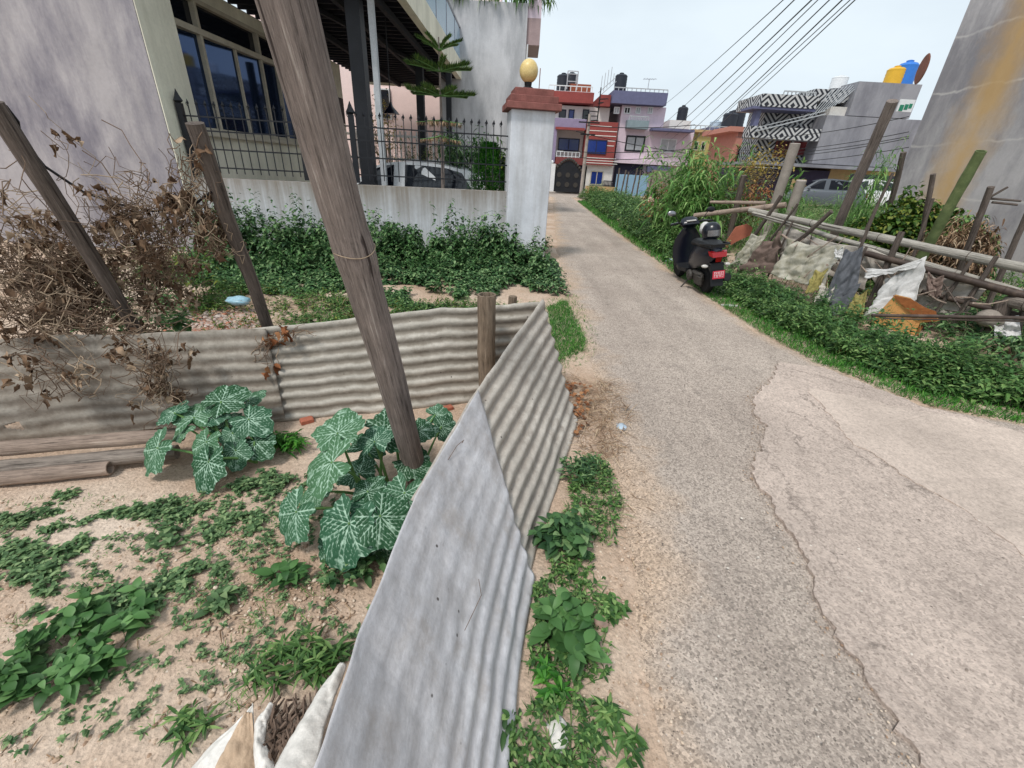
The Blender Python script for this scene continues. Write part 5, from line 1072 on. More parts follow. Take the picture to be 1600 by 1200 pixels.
# --- red cladding wing
h = House('red_fronted_house', 'narrow house front clad in red boards with white lines', at(938,300,YF)[0], YF+3)
b = MB(); b.bb(at(912,270,YF)[0], at(957,270,YF)[0], YF-.1, YF+1.15, -.1, z(258,935)); b.build('wall', M['whitewall'], h.t)
h.blk('cladding', 914, 962, 190, 258, YF-.45, 1.5, M['red_wall'])
b = MB()
for k in range(8):
    py = 196+k*7.5 if k < 5 else 246+(k-5)*4; a_ = at(916 if k > 4 else 918, py, YF-.45); b.bb(a_[0], a_[0]+2.7*(.7+.3*rnd.random()), YF-.47, YF-.452, a_[2]-.025, a_[2]+.025)
b.build('white_lines', M['whitewall'], h.t)
h.win(915, 948, 218, 241, YF-.45, M['navy'], M['blueglass'], 2); h.win(922, 942, 267, 289, YF-.1, M['frame_tan'], M['blueglass'], 2); h.rail(943, 960, 283, 283, YF-.3, M['black_iron'], 8, dz=.5)
b = MB(); b.bb(at(914,298,YF-1)[0], at(960,298,YF-1)[0], YF-1.2, YF-1, -.1, at(935,291,YF-1)[2]); b.build('yard_wall', M['ochre'], h.t)
# --- pink house
h = House('pink_mauve_house', 'pink house with slate blue roof parapet and balcony', at(1010,300,YF)[0], YF+4)
x0, x1 = at(962,240,YF+.8)[0], at(1076,250,YF+.8)[0]
b = MB(); b.bb(x0, at(1032,220,YF+.8)[0], YF+.8, YF+9, -.1, z(163,990)); b.bb(at(1032,220,YF+.8)[0]+.003, x1, YF+.803, YF+8.9, -.1, at(1050,205,YF+.8)[2]); b.build('wall', M['pinkwall'], h.t)
h.blk('roof_parapet', 957, 1043, 143, 163, YF+.1, 9, M['bluegray']); h.blk('balcony_band', 980, 1014, 188, 201, YF+.1, .9, M['tealgray']); h.blk('base_band', 960, 1068, 251, 257, YF+.3, .8, M['pinkwall'])
h.blk('canopy', 1020, 1086, 201, 205, YF-.3, 1.5, M['bluegray']); h.blk('shutter_band', 1012, 1048, 260, 270, YF+.2, .9, M['bluegray'])
h.win(977, 1007, 212, 237, YF+.8, M['black_iron'], M['pale_metal'], 2, fw=.12); h.win(1031, 1056, 217, 239, YF+.8, M['white_paint'], M['pale_metal'], 2)
for a, c, q in ((959,968,'pale_metal'), (975,985,'darkglass'), (993,1001,'pale_metal'), (1012,1020,'pale_metal')): h.win(a, c, 167, 178, YF+.8, M['white_paint'], M[q], 2)
h.blk('low_parapet', 1046, 1079, 188, 201, YF+1.2, 6, M['whitewall'])
h.rail(960, 1044, 136, 141, YF+.2, M['pale_metal'], 12, dz=.4); h.rail(984, 1014, 181, 183, YF+.2, M['pale_metal'], 8, dz=.5)
b = MB(); b.bb(at(962,270,YF)[0], at(1006,270,YF)[0], YF+.6, YF+.797, -.1, z(255,985)); b.build('entrance_recess', M['navy'], h.t)
b = MB()
for (a_, c_) in (((935,145),(961,122)), ((937,150),(963,127))): b.bar(at(*a_, YF+1), at(*c_, YF+1), .05, .05)
for k in range(5): q = at(938+5*k, 147-4.5*k, YF+1); b.bar(q, q+[0, 0, 1.2 if k < 4 else .6], .04, .04)
b.build('roof_stair', M['pale_metal'], h.t)
t = thing('sheet_gate', 'pale blue corrugated gate behind a row of dark stakes', 'gate', (at(986,290,YF-2)[0], YF-2, 0))
b = MB(); a_, c_ = at(962,285,YF-2)[0], at(1012,285,YF-2)[0]; n = 60
for k in range(n): xa = a_+(c_-a_)*k/n; b.bb(xa, xa+(c_-a_)/n*.5, YF-2.03, YF-1.97, .15, at(985,273,YF-2)[2]); b.bb(xa+(c_-a_)/n*.5, xa+(c_-a_)/n, YF-2.0, YF-1.95, .15, at(985,273,YF-2)[2])
b.build('sheet', M['lightblue_sheet'], t); b = MB()
for k in range(9): q = a_+(c_-a_)*k/8; b.tube([(q, YF-2, at(985,273,YF-2)[2]), (q+.2, YF-2, at(985,269,YF-2)[2]), (q+.05, YF-2, at(985,266,YF-2)[2])], .04, 5)
b.build('scrollwork', M['black_iron'], t)
for k, px in enumerate((962,969,977,986,995,1011)):
    a_ = at(px, 304, YF-8); pole('wooden_stake', (a_[0], YF-8, -.1), (a_[0]+.15*(k % 2), YF-8, at(px, 262+3*(k % 3), YF-8)[2]), .05, .05, 'stake', ['leftmost', 'second from the left', 'third from the left', 'fourth from the left', 'fifth from the left', 'rightmost'][k]+' thin stake before the pale blue gate', 'stake', group='stakes before the blue gate', seg=6, n=6)
b = MB(); a_, c_ = at(1016,290,YF-2), at(1060,290,YF-2); b.bb(a_[0], c_[0], YF-2, YF-1.7, -.1, at(1030,266,YF-2)[2]); b.build('stone_wall', M['stone'], label='rough stone wall right of the pale blue gate', cat='wall')
# rooftop things
tank('black water tank on the lilac and red house', 880, 129, YF+4, .55, 1.3, M['tank_black']); tank('smaller black tank behind the frame on the red house', 893, 126, YF+7, .6, 1.2, M['tank_black']); tank('black water tank on the slate blue roof', 970, 128, YF+3, .5, 1.2, M['tank_black'])
tank('lone grey tank on the low white roof', 1066, 179, YF+3, .42, 1.3, M['tank_black'])
p = at(1012,140,YF+2); t = thing('antenna', 'television antenna on the slate blue roof', 'antenna', (p[0], YF+2, p[2])); b = MB(); q = at(1012,124,YF+2)[2]; b.tube([p, (p[0], YF+2, q)], .03, 5); b.bar((p[0]-.5, YF+2, q), (p[0]+.6, YF+2, q+.05), .03, .03)
for k in range(5): b.bar((p[0]-.4+.2*k, YF+1.7, q+.03), (p[0]-.4+.2*k, YF+2.3, q+.03), .02, .02)
b.build('mast', M['pale_metal'], t)
a_ = at(886,128,YF+4); t = thing('tank_stand', 'steel frame stand on the roof of the red house', 'frame', (at(893,140,YF+4)[0], YF+4, a_[2]-1)); b = MB(); xa, xb, zb, zt2 = at(886,130,YF+3)[0], at(902,130,YF+3)[0], at(893,140,YF+3)[2], at(893,111,YF+3)[2]
for x in (xa, xb):
    for y in (YF+3, YF+4.2): b.bb(x-.04, x+.04, y-.04, y+.04, zb, zt2)
for z_ in (zt2, zt2-.7): b.bar((xa, YF+3, z_), (xb, YF+3, z_), .06, .06); b.bar((xa, YF+4.2, z_), (xb, YF+4.2, z_), .06, .06)
b.build('frame', M['pale_metal'], t)
# --- yellow, blue-roofed and salmon houses further right
h = House('yellow_house', 'yellow house with small dark windows behind the reeds', at(1105,240,46)[0], 48); h.blk('wall', 1082, 1128, 206, 300, 46, 6, M['yellowwall']); h.blk('roof_band', 1080, 1130, 203, 207, 45.7, 6.6, M['ochre'])
for a, c in ((1084,1091), (1095,1102)): h.win(a, c, 221, 235, 46, M['frame_tan'], M['darkglass'], 1)
h.rail(1080, 1140, 196, 198, 46, M['pale_metal'], 8)
h = House('cream_house', 'pale cream house between the yellow and salmon ones', at(1135,240,50)[0], 53); h.blk('wall', 1108, 1150, 202, 300, 50, 6, M['whitewall']); h.blk('roof_band', 1106, 1165, 200, 205, 49.5, 7, M['bluegray'])
h = House('salmon_house', 'salmon pink house left of the chevron patterned house', at(1160,240,36)[0], 39); h.blk('wall', 1143, 1182, 200, 300, 36, 5, M['salmon']); h.win(1150, 1160, 228, 255, 36, M['maroon'], M['darkglass'], 1); h.blk('roof_band', 1141, 1180, 198, 206, 35.8, 5.4, M['salmon'])
tank('left black tank above the cream house', 1140, 190, 50, .7, 1.7, M['tank_black']); tank('right black tank with yellow stripe above the cream house', 1151, 186, 50.5, .75, 1.8, M['tank_black']); tank('pale blue tank on the cream house roof', 1118, 197, 51, .6, 1.0, M['pale_blue'])
# --- chevron house
YC = 30.0; h = House('chevron_house', 'house tiled in black and white chevrons with grey side wing', at(1300,250,YC)[0], YC+4)
h.blk('wall', 1186, 1292, 165, 262, YC+1.2, 2.2, M['chevron']); h.blk('roof_parapet', 1190, 1278, 148, 168, YC-.3, 3.2, M['chevron']); h.blk('roof_parapet', 1272, 1338, 140, 160, YC+.5, 3, M['chevron'])
h.blk('balcony_slab', 1176, 1275, 168, 172, YC-.25, 1.6, M['bluegray']); h.blk('balcony_front', 1172, 1282, 199, 218, YC-.2, 1.0, M['chevron']); h.blk('column', 1180, 1187, 170, 200, YC+.0, .5, M['bluegray'])
h.blk('side_wing', 1279, 1428, 183, 260, YC-.0, 6, M['chev_gray']); h.blk('side_wing', 1333, 1432, 129, 183.5, YC+.003, 6, M['chev_gray']); h.blk('side_wing', 1296, 1334, 167, 184, YC+.3, 3, M['whitewall'])
h.win(1210, 1232, 218, 246, YC+1.2, M['maroon'], mat('maroon_bars', S(86,52,56), .2), 3); h.win(1238, 1260, 221, 243, YC+1.2, M['maroon'], mat('maroon_grille', S(138,60,66), .2), 5, fw=.05)
h.blk('base_slab', 1176, 1415, 258, 263, YC-.8, 5, M['chev_gray']); h.blk('ground_floor', 1180, 1290, 264, 315, YC+.2, 6, mat('purple_front', S(62,54,78), .2)); h.blk('ground_floor', 1290, 1410, 264, 315, YC+.203, 6, M['ochre'])
h.blk('shop_opening', 1322, 1392, 273, 312, YC+.18, .1, M['darkglass']); h.blk('pale_pillar', 1242, 1255, 280, 315, YC-2, .6, M['ochre'])
b = MB()
for k in range(9): a_ = at(1262+k*6, 186-k*3, YC-.3); c_ = at(1300+k*6, 140-k*1.5, YC+.5); b.bar(a_, c_, .03, .03)
b.bar(at(1180,205,YC-.3), at(1290,178,YC-.3), .06, .06); b.bar(at(1180,200,YC-.3), at(1290,173,YC-.3), .04, .04); b.build('roof_rails', M['pale_metal'], h.t)
h.rail(1226, 1275, 141, 146, YC-.2, M['pale_metal'], 8, dz=.3)
tank('white tank on the chevron house roof', 1311, 129, YC+2, .45, .7, M['white_paint']); tank('yellow water tank on the grey wing roof', 1397, 121, YC+3, .5, 1.15, M['tank_yellow']); tank('tall blue water tank beside the yellow one', 1414, 118, YC+3, .55, 1.5, M['tank_blue'])
a_ = at(1441,108,20); b = MB(); b.lathe(a_, [(.0,-.03), (.45,-.02), (.48,0), (.45,.02), (.0,.03)], 24, np.array([[.35,0,.94],[.94,0,-.35],[0,1,0]])@np.eye(3)); b.build('satellite_dish', M['rust_disc'], label='rusty brown disc leaning at the roof edge of the raw concrete building', cat='dish')
a_ = at(1416,165,24); b = MB(); b.bb(a_[0]-.34, a_[0]+.34, 24, 24.06, a_[2]-.24, a_[2]+.24); sg = b.build('shop_sign', M['white_paint'], label='small white and green sign between the grey wing and the concrete building', cat='sign'); b = MB()
for k, (dx, w_) in enumerate(((-.19,.18), (.02,.16), (.2,.14))): b.bb(a_[0]+dx-w_/2, a_[0]+dx+w_/2, 23.985, 23.998, a_[2]-.22+.06*k, a_[2]+.02+.03*k)
b.build('sign_marks', M['lbl_green'], sg)
# --- raw concrete building on the right
b = MB(); b.bb(10.3, 18, 3.0, 13.35, hgt(12, 9)-.2, 10.5); b.build('concrete_building', M['raw_conc'], label='tall raw concrete building with an ochre streak at the right edge', cat='building')
# --- utility pole and wires
p = at(908,302,34); t = thing('utility_pole', 'slim concrete utility pole in front of the red boarded house', 'utility pole', (p[0], 34, 0)); b = MB(); tz = at(919,178,34)[2]; b.tube([(p[0], 34, 0), (p[0], 34, tz)], [.14, .09], 10); b.build('shaft', M['conc_post'], t, smooth=True); b = MB(); b.bar((p[0]-.7, 33.85, tz-.5), (p[0]+.7, 33.85, tz-.5), .08, .08); b.bar((p[0]-.5, 33.85, tz-1.2), (p[0]+.5, 33.85, tz-1.2), .08, .08); b.build('crossarm', M['dark_plastic'], t)
def wirerun(name, label, a, c, sag, r=.012, n=20, group=None):
    a, c = np.array(a, float), np.array(c, float); b = MB(); b.tube([a+(c-a)*k/n-np.array([0, 0, sag*4*k/n*(1-k/n)]) for k in range(n+1)], r, 5, False); return b.build(name, M['wire'], label=label, cat='wire', group=group)
PT = np.array([p[0], 33.85, tz-.5])
WL = ['uppermost', 'second from the top', 'third from the top', 'fourth from the top', 'fourth from the bottom', 'third from the bottom', 'second from the bottom', 'lowest']
for k, (x1, x2, y2) in enumerate(((1217,1040,160), (1235,1046,184), (1262,1055,197), (1272,1060,206), (1290,1068,214), (1310,1078,222), (1322,1086,216), (1330,1120,196))):
    a_ = at(x1, 0, 9); c_ = at(x2, y2, 30); d = a_-c_; wirerun('overhead_wire', 'overhead wire, the '+WL[k]+' of the eight crossing the sky', c_+(c_-a_)*.35, a_+d*.25, .12, .008+.002*(k % 3), group='overhead wires crossing the sky')
for k, (pa, pb) in enumerate((((880,236),(1090,232)), ((900,205),(1110,244)), ((918,196),(1086,195)), ((905,246),(1060,244)))):
    a_, c_ = at(*pa, 33.8), at(*pb, 31); wirerun('service_cable', ['cable sagging below the windows from the lilac to the pink house', 'cable slanting across the red boards and the pink wall', 'high cable level with the balcony of the pink house', 'lowest cable along the base band of the pink house'][k], a_, c_, .15, .022, group='cables on the far houses')
for k, (ya, yb) in enumerate(((208,188), (228,212), (232,219), (238,222), (245,236))):
    wirerun('wall_cable', ['topmost cable before the grey wing of the chevron house', 'second cable from the top before the grey wing', 'middle cable of the five before the grey wing', 'second lowest cable before the grey wing', 'lowest cable of the five before the grey wing'][k], at(1150,ya+6,24), at(1420,yb-6,14), .2, .01, group='cables before the chevron house')

# ================================================================ right side: bamboo fence
FA, FB, FC = (3.7, 10.6), (4.9, 6.6), (6.6, 4.2)       # fence line on the ground
def fp(px, py, off=0):
    if px < 1330: a, c = FA, FB
    else: a, c = FB, FC
    p = atp(px, py, a, c)
    return p+np.array([-off*.8, -off*.6, 0])
def rail(p0, p1, r, m_, label, bend=0, knots=(.2,.45,.7), n=12):
    o = pole('bamboo_rail', p0, p1, r, r*.85, m_, label, 'bamboo pole', bend, n, group='rails of the bamboo fence', cap='hollow', knots=knots)
    p0, p1 = np.array(p0, float), np.array(p1, float); d = (p1-p0)/np.linalg.norm(p1-p0); a = np.cross(d, [0, 1, .3]); a /= np.linalg.norm(a); b_ = np.cross(d, a)
    for kt in knots:
        c = p0+(p1-p0)*kt+a*.012*np.linalg.norm(p1-p0)*(fbm(kt*4, p0[0], 2)-.5); rr = r*(1-.15*kt)*1.09; g = MB(); g.tube([c+rr*(cos(q)*a+sin(q)*b_) for q in np.linspace(0, 2*pi, 17)], r*.07, 4)
        q_ = g.build('node_ring', M['bamboo_dark'], None, smooth=True); q_.parent = o; q_.matrix_parent_inverse = o.matrix_world.inverted()
    return o
e1 = fp(1665,430,.05); s1 = fp(1385,372); rail(e1, at(1172,330,9.0), .058, 'bamboo_pale', 'longest and thickest pale bamboo rail along the fence top')
rail(fp(1620,462), fp(1180,335,.08), .04, 'bamboo_pale', 'second pale bamboo rail just below the thickest one')
rail(fp(1640,470,.06), fp(1355,396,.06), .045, 'bamboo_dark', 'dark brown rail crossing behind the white cloth tip')
rail(at(1228,320,8.6), at(1085,337,9.9), .05, 'bamboo_tan', 'bamboo rail with open dark end pointing right above the scooter')
rail(at(1196,317,9.4), at(1110,316,10.2), .035, 'bamboo_tan', 'thin short bamboo rail behind the open ended one')
rail(fp(1620,500), fp(1440,456), .035, 'bamboo_dark', 'lower dark rail between the leaning stakes at the right')
rail(fp(1640,545,.02), fp(1530,515), .06, 'bamboo_gray', 'thick grey lower rail at the right image edge')
rail(at(1660,498,4.05), at(1362,493,4.55), .020, 'bamboo_dark', 'straight dark pole jutting towards the road above the torn board', knots=())
rail(at(1660,503,4.05), at(1380,498,4.5), .009, 'bamboo_dark', 'thinner dark rod just below the straight dark pole', knots=())
rail(fp(1328,430,.2), fp(1228,367,.15), .022, 'bamboo_tan', 'slanting thin rail above the beige cloth')
rail(fp(1225,404,.2), fp(1185,401,.2), .008, 'bamboo_tan', 'short straight stick on the brown cloth', knots=())
rail(at(1700,500,4.3), at(1575,470,5.2), .075, 'bamboo_gray', 'massive pale bamboo end at the right frame edge')
for i, (x0, y0, x1, y1, r, lb) in enumerate([(1178,372,1222,305,.035,'grey plank stake beside the terracotta board'), (1205,375,1248,318,.022,'slim stake left of the brown cloth'), (1222,385,1240,345,.018,'short twig stake above the brown cloth'), (1262,365,1300,330,.035,'short dark stake leaning on the second rail'),
    (1340,400,1372,320,.022,'thin stake rising behind the grey cloth'), (1382,425,1410,362,.042,'split plank stake between the two pale rails'), (1320,470,1355,385,.02,'stake under the grey cloth'), (1470,478,1520,405,.022,'dark stake crossing the pale tarpaulin'), (1500,490,1558,400,.028,'longer stake crossing the rails near the right'), (1540,560,1570,470,.09,'thick knotted post at the right end of the fence'), (1588,530,1610,440,.03,'stake at the right image edge')]):
    a, c = fp(x0, y0, .03), fp(x1, y1, .03); a = a+(a-c)*(a[2]/(max(.2, c[2]-a[2])))*.8; pole('wooden_stake', a, c, r, r*.9, 'stake', lb, 'stake', n=8, seg=12, group='stakes of the bamboo fence')
# cloths
def drape(name, label, cat, cn, m_, nu=40, nv=40, amp=.05, f=5, off=.05, th=.004, rag=.03, seed=1):
    """cloth hanging between four corner points; folds run downwards"""
    q = [np.array(p, float) for p in cn]
    def fn(u, v):
        p = (q[0]*(1-u)+q[1]*u)*(1-v)+(q[3]*(1-u)+q[2]*u)*v
        e = amp*(.45*sin(f*6.28*(u+.25*(fbm(u*3, v*2, seed)-.5))+2.5*v+seed)*(.35+.65*v)+2.2*abs(fbm(u*f*.9+v*2.2+seed, v*2-u, seed)-.5)*2-.5+.5*(fbm(u*11+v*5, v*9, seed+2)-.5))
        n_ = np.cross(q[1]-q[0], q[3]-q[0]); n_ /= np.linalg.norm(n_); n_ = -n_ if n_[0] > 0 else n_
        return p+n_*(e+off)+np.array([0, 0, 1.])*(rag*(fbm(u*9+seed, 3, seed)-.5)*2*v - .06*sin(pi*u)*(1-v)*sin(pi*u))
    return grid_obj(name, fn, nu, nv, M[m_], None, thick=th, label=label, cat=cat)
drape('tarpaulin', 'long pale tarpaulin stretched low behind the fence rails', 'tarpaulin', [fp(1225,352,-.12), fp(1365,392,-.12), fp(1350,455,-.12), fp(1215,400,-.12)], 'tarp_pale', amp=.03)
drape('tarpaulin', 'pale tarpaulin panel behind the dark stakes at the right', 'tarpaulin', [fp(1345,385,-.1), fp(1550,442,-.1), fp(1500,500,-.1), fp(1380,488,-.1)], 'tarp_pale', amp=.05, seed=3)
drape('cloth', 'ragged off white cloth hanging beside the scooter', 'cloth', [fp(1182,366,.1), fp(1206,362,.1), fp(1180,420,.1), fp(1150,418,.25)], 'cloth_beige', amp=.05, seed=4, f=3)
drape('cloth', 'brown cloth bundled on the fence left of the beige one', 'cloth', [fp(1200,378,.12), fp(1232,362,.12), fp(1228,425,.2), fp(1172,425,.3)], 'cloth_brown', amp=.07, seed=5, f=2)
drape('cloth', 'large beige cloth draped over the slanting rail', 'cloth', [fp(1240,374,.12), fp(1328,384,.12), fp(1300,450,.25), fp(1222,428,.3)], 'cloth_beige', amp=.05, seed=6, f=4)
drape('cloth', 'mustard cloth corner below the large beige cloth', 'cloth', [fp(1288,420,.22), fp(1308,418,.22), fp(1296,452,.3), fp(1276,456,.35)], 'cloth_yellow', amp=.02, seed=7, f=2)
drape('cloth', 'dark grey cloth hanging in the middle of the fence', 'cloth', [fp(1332,388,.25), fp(1358,384,.2), fp(1352,448,.3), fp(1300,475,.4)], 'cloth_gray', amp=.04, seed=8, f=2)
drape('cloth', 'grey cloth lower fold pointing down to the weeds', 'cloth', [fp(1305,455,.33), fp(1362,440,.33), fp(1340,485,.36), fp(1322,490,.4)], 'cloth_gray', amp=.02, seed=9, f=2)
drape('cloth', 'white and red rag knotted at the top of the grey cloth', 'cloth', [fp(1320,386,.27), fp(1334,384,.27), fp(1332,404,.3), fp(1321,402,.3)], 'cloth_white', amp=.02, seed=10, f=1)
drape('cloth', 'white cloth pulled to a point above the torn board', 'cloth', [fp(1392,438,.12), fp(1457,402,.12), fp(1442,468,.2), fp(1365,492,.35)], 'cloth_white', amp=.05, seed=11, f=2)
drape('cloth', 'rolled white cloth edge sagging between two stakes', 'cloth', [fp(1358,420,.16), fp(1450,404,.16), fp(1440,418,.2), fp(1362,434,.2)], 'cloth_white', amp=.02, seed=12, f=2)
drape('cloth', 'yellow green rag between the grey cloth and torn board', 'cloth', [fp(1350,455,.3), fp(1370,450,.3), fp(1364,505,.4), fp(1338,500,.45)], 'cloth_yellow', amp=.03, seed=13, f=2)
drape('cloth', 'grey white rag bundled beside the knotted post', 'cloth', [fp(1555,488,.1), fp(1595,492,.1), fp(1600,530,.2), fp(1560,528,.2)], 'cloth_white', amp=.06, seed=31, f=2)
drape('cloth', 'dull white rag at the foot of the fence between beige and grey cloths', 'cloth', [fp(1300,440,.3), fp(1322,446,.3), fp(1312,478,.4), fp(1292,470,.4)], 'tarp_pale', amp=.04, seed=32, f=2)
drape('cloth', 'faded brown sacking hanging over the dark rail right of the white cloth', 'cloth', [fp(1455,424,.1), fp(1480,430,.1), fp(1476,462,.15), fp(1452,458,.15)], 'cloth_brown', amp=.03, seed=33, f=2)
sk = random.Random(5)
for k in range(18):
    x = sk.uniform(1190, 1590); yb = 372+(x-1190)*.30; a = fp(x, yb+sk.uniform(-10, 50), sk.uniform(-.05, .3)); dx = sk.uniform(-60, 60); c = fp(x+dx, yb+sk.uniform(-50, 20), sk.uniform(-.1, .2))
    b = MB(); b.tube([a, (a+c)/2+np.array([0, 0, sk.uniform(-.04, .04)]), c], [.011, .009, .006], 5); b.build('thin_stick', M['bamboo_tan' if k % 3 else 'stake'], label='thin crooked stick tangled into the bamboo fence', cat='stick', group='thin sticks tangled into the fence')
def board(label, pts, off, m_, nm='board', th=.02, cat='board'):
    P = [fp(x, y, off+(y-470)*.002) for x, y in pts]; b = MB(); n_ = np.array([.8, .6, 0]); b.poly(P, th, n_); return b.build(nm, M[m_], label=label, cat=cat)
t = thing('torn_board', 'torn tan hardboard sheet propped below the white cloth', 'board', fp(1425,530,.4)*[1, 1, 0])
for pts, o_, m_, nm in [([(1414,455),(1438,460),(1472,486),(1484,493),(1452,497),(1432,542),(1400,536),(1368,526),(1372,502),(1386,486)], .42, 'board_tan', 'face'), ([(1412,456),(1440,461),(1460,473),(1478,480),(1479,494),(1450,491),(1436,478)], .45, 'board_torn', 'torn_edge'), ([(1450,500),(1456,503),(1436,538),(1424,536)], .38, 'board_torn', 'broken_corner')]:
    P = [fp(x+rnd.uniform(-1,1), y+rnd.uniform(-1,1), o_) for x, y in pts]; b = MB(); b.poly(P, .012, np.array([.8, .6, 0])); b.build(nm, M[m_], t)
t0 = [(1130,385),(1150,355),(1168,350),(1176,356),(1172,368),(1150,378),(1135,388)]
P = [at(x, y, 9.2) for x, y in t0]; b = MB(); b.poly(P, .03, (0, 1, 0)); b.build('terracotta_board', M['terracotta'], label='orange red broken board behind the scooter', cat='board')
crumple('plastic_bottle', G(1331,547,0), .10, .05, .05, 'sack', 'crushed white bottle in the weeds at the road edge', s=21); crumple('orange_lump', G(1312,552,0), .045, .04, .04, 'board_tan', 'small orange lump beside the crushed white bottle', s=22)
# stones and concrete at right edge
b = MB(); q = fp(1625,600); b.box(q*[1, 1, 0]+[.6, .25, .25], (1.6, .5, .75), [[.55,-.83,0],[.83,.55,0],[0,0,1]], ch=.03); b.build('concrete_block', M['stone'], label='low mossy concrete block at the right image edge', cat='block')
for x, y, r, lb in ((1555,590,.12,'grey stone in the bramble below the knotted post'), (1590,640,.1,'lowest grey stone in the right corner of the verge'), (1565,470,.14,'large round stone resting against the knotted fence post'), (1598,622,.09,'small grey stone under the mossy block')):
    q = fp(x, y, .15); q[2] = max(.08, q[2]*.5); crumple('stone', q, r, r, r*.7, 'stone', lb, 'stone', s=x)['group'] = 'stones at the fence end'
# ---------------- verge weeds
ysr = np.array([3.0, 3.3, 3.9, 5.2, 7.0, 8.6, 11, 15, 20, 27, 33]); vr = np.array([1.9, 1.9, 1.7, 1.5, 1.2, .8, 1.1, 1.6, 2.0, 2.4, 2.2])
def vstrip(y0, y1, a=0., c=1., n=10):
    yy = np.linspace(y0, y1, n); return [(edgeR(y)+a*np.interp(y, ysr, vr)+.03, y) for y in yy]+[(edgeR(y)+c*np.interp(y, ysr, vr), y) for y in yy[::-1]]
def mass(name, poly, n, h0, h1, k, Ln, W, m_, e=(-.2, .8), prof='ovate', nf=2.0, droop=.35, edge=0):
    P = scatter([poly], n)
    if name == 'roadside_weeds': P = P[np.array([not (q[0] > edgeR(q[1])+.75 and 4.6 < q[1] < 5.9) for q in P])]
    if edge: P = P[np.array([rnd.random() < .25+(q[0]-edgeR(q[1]))/edge for q in P])]
    hh = np.array([h0+(h1-h0)*fbm(q[0]*nf, q[1]*nf, 6) for q in P])*NR.uniform(.55, 1.25, len(P))*(np.array([min(1, .25+max(0, q[0]-edgeR(q[1]))/edge) for q in P]) if edge else 1); s_, l_ = stalks(P, hh, k, Ln, W, e, .5, prof, 3, droop); V, Q = joinf([s_, l_]); return np_obj(name, V, Q, M[m_], kind='stuff')
mass('roadside_weeds', vstrip(3.05, 8.4, .2, 1.), 2100, .02, .40, 12, .10, .038, 'weed', nf=2.2, edge=1.0)
mass('roadside_undergrowth', vstrip(3.3, 8.4, .5, 1.2), 420, .04, .40, 13, .12, .05, 'broad', nf=2.4)
P = scatter([vstrip(4.2, 8.6, -.02, .6), vstrip(2.9, 4.3, .0, .5), vstrip(4.2, 8.6, .3, 1.0)], 26000); V, Q = leaves(P, dirs(len(P), .3, 1.4), NR.uniform(.05, .13, len(P)), .009, 2, .4, .3, 'grass'); np_obj('verge_grass', V, Q, M['grass'], kind='stuff')
mass('verge_weeds', vstrip(8.4, 16, .15, 1.2), 2000, .02, .95, 13, .14, .05, 'weed', nf=1.3, edge=.9)
mass('far_verge_weeds', vstrip(16, 34, .15, 1.3), 2000, .1, 1.2, 11, .22, .08, 'weed', nf=.8, edge=1.2)
P = scatter([vstrip(8.6, 30, -.03, .3)], 7000); V, Q = leaves(P, dirs(len(P), .3, 1.4), NR.uniform(.1, .25, len(P)), .02, 2, .4, .3, 'grass'); np_obj('far_verge_grass', V, Q, M['grass'], kind='stuff')
mass('field_plants', [(5.5,7.5), (9.8,5), (10.0,13), (16,14), (20,25), (8,28), (5,14)], 3400, .25, .75, 11, .22, .045, 'weed', prof='lance')
P = scatter([[(5.2,8), (9.9,6), (10.1,13), (15,14), (18,24), (6,26)]], 9000); V, Q = leaves(P, dirs(len(P), .5, 1.45), NR.uniform(.25, .6, len(P)), .022, 3, .4, .4, 'grass'); np_obj('field_grass', V, Q, M['reed'], kind='stuff')
P = scatter([vstrip(3.2, 9, .35, 1.1)], 170); s_, l_ = stalks(P, NR.uniform(.25, .55, len(P)), 10, .13, .022, (.1, 1.), .5, 'lance', 3, .4)
V, Q = joinf([s_, l_]); np_obj('tall_roadside_weeds', V, Q, M['weed'], kind='stuff')
P = scatter([[(3.9,9.6), (5.0,6.6), (6.7,4.2), (7.6,4.8), (5.8,7.2), (4.6,10)]], 520); V, Q = leaves(P, dirs(len(P), -.1, 1.3), NR.uniform(.25, .9, len(P)), .012, 3, .5, .2, 'grass'); np_obj('dry_stalks', V, Q, M['straw'], kind='stuff')
# ---------------- reeds and tall plants
def reeds(px, pyt, Y, r, n, label, k=10, Ln=.5, W=.045, m_='reed', name='reed_clump', h=None, stemw=.03, e=(.1, 1.1), droop=.7, cat='reeds'):
    p = at(px, pyt, Y); c = np.array([p[0], Y, hgt(p[0], Y)]); hh = h or (p[2]-c[2]); t = thing(name, label, cat, c)
    s_, l_ = stalks(clump(c, r, n), NR.uniform(.65, 1., n)*hh, k, Ln, W, e, .3, 'lance', 4, droop, tmin=.1, stemw=stemw)
    np_obj('stem', s_[0], s_[1], M['petiole'], t); np_obj('foliage', l_[0], l_[1], M[m_], t, True); return t
reeds(1098, 215, 13.0, .9, 95, 'tall dense clump of green reeds behind the scooter', k=18, Ln=.8, W=.085)
reeds(1075, 262, 12.0, .45, 26, 'shorter reeds at the left foot of the tall clump', k=14, Ln=.65, W=.065)
reeds(1138, 245, 12.5, .4, 24, 'reeds on the right flank of the tall clump', k=14, Ln=.7, W=.07)
reeds(1266, 228, 11.5, .12, 6, 'single tall leafy stalk before the chevron house', k=34, Ln=.34, W=.075, e=(.3, 1.2), droop=.3)
reeds(1185, 275, 12.5, .25, 10, 'pale reeds between the scooter and the chevron house', k=12, Ln=.5, W=.05)
reeds(1392, 200, 9.8, .38, 18, 'tall bamboo like plant left of the concrete building', k=30, Ln=.42, W=.04, droop=.9)
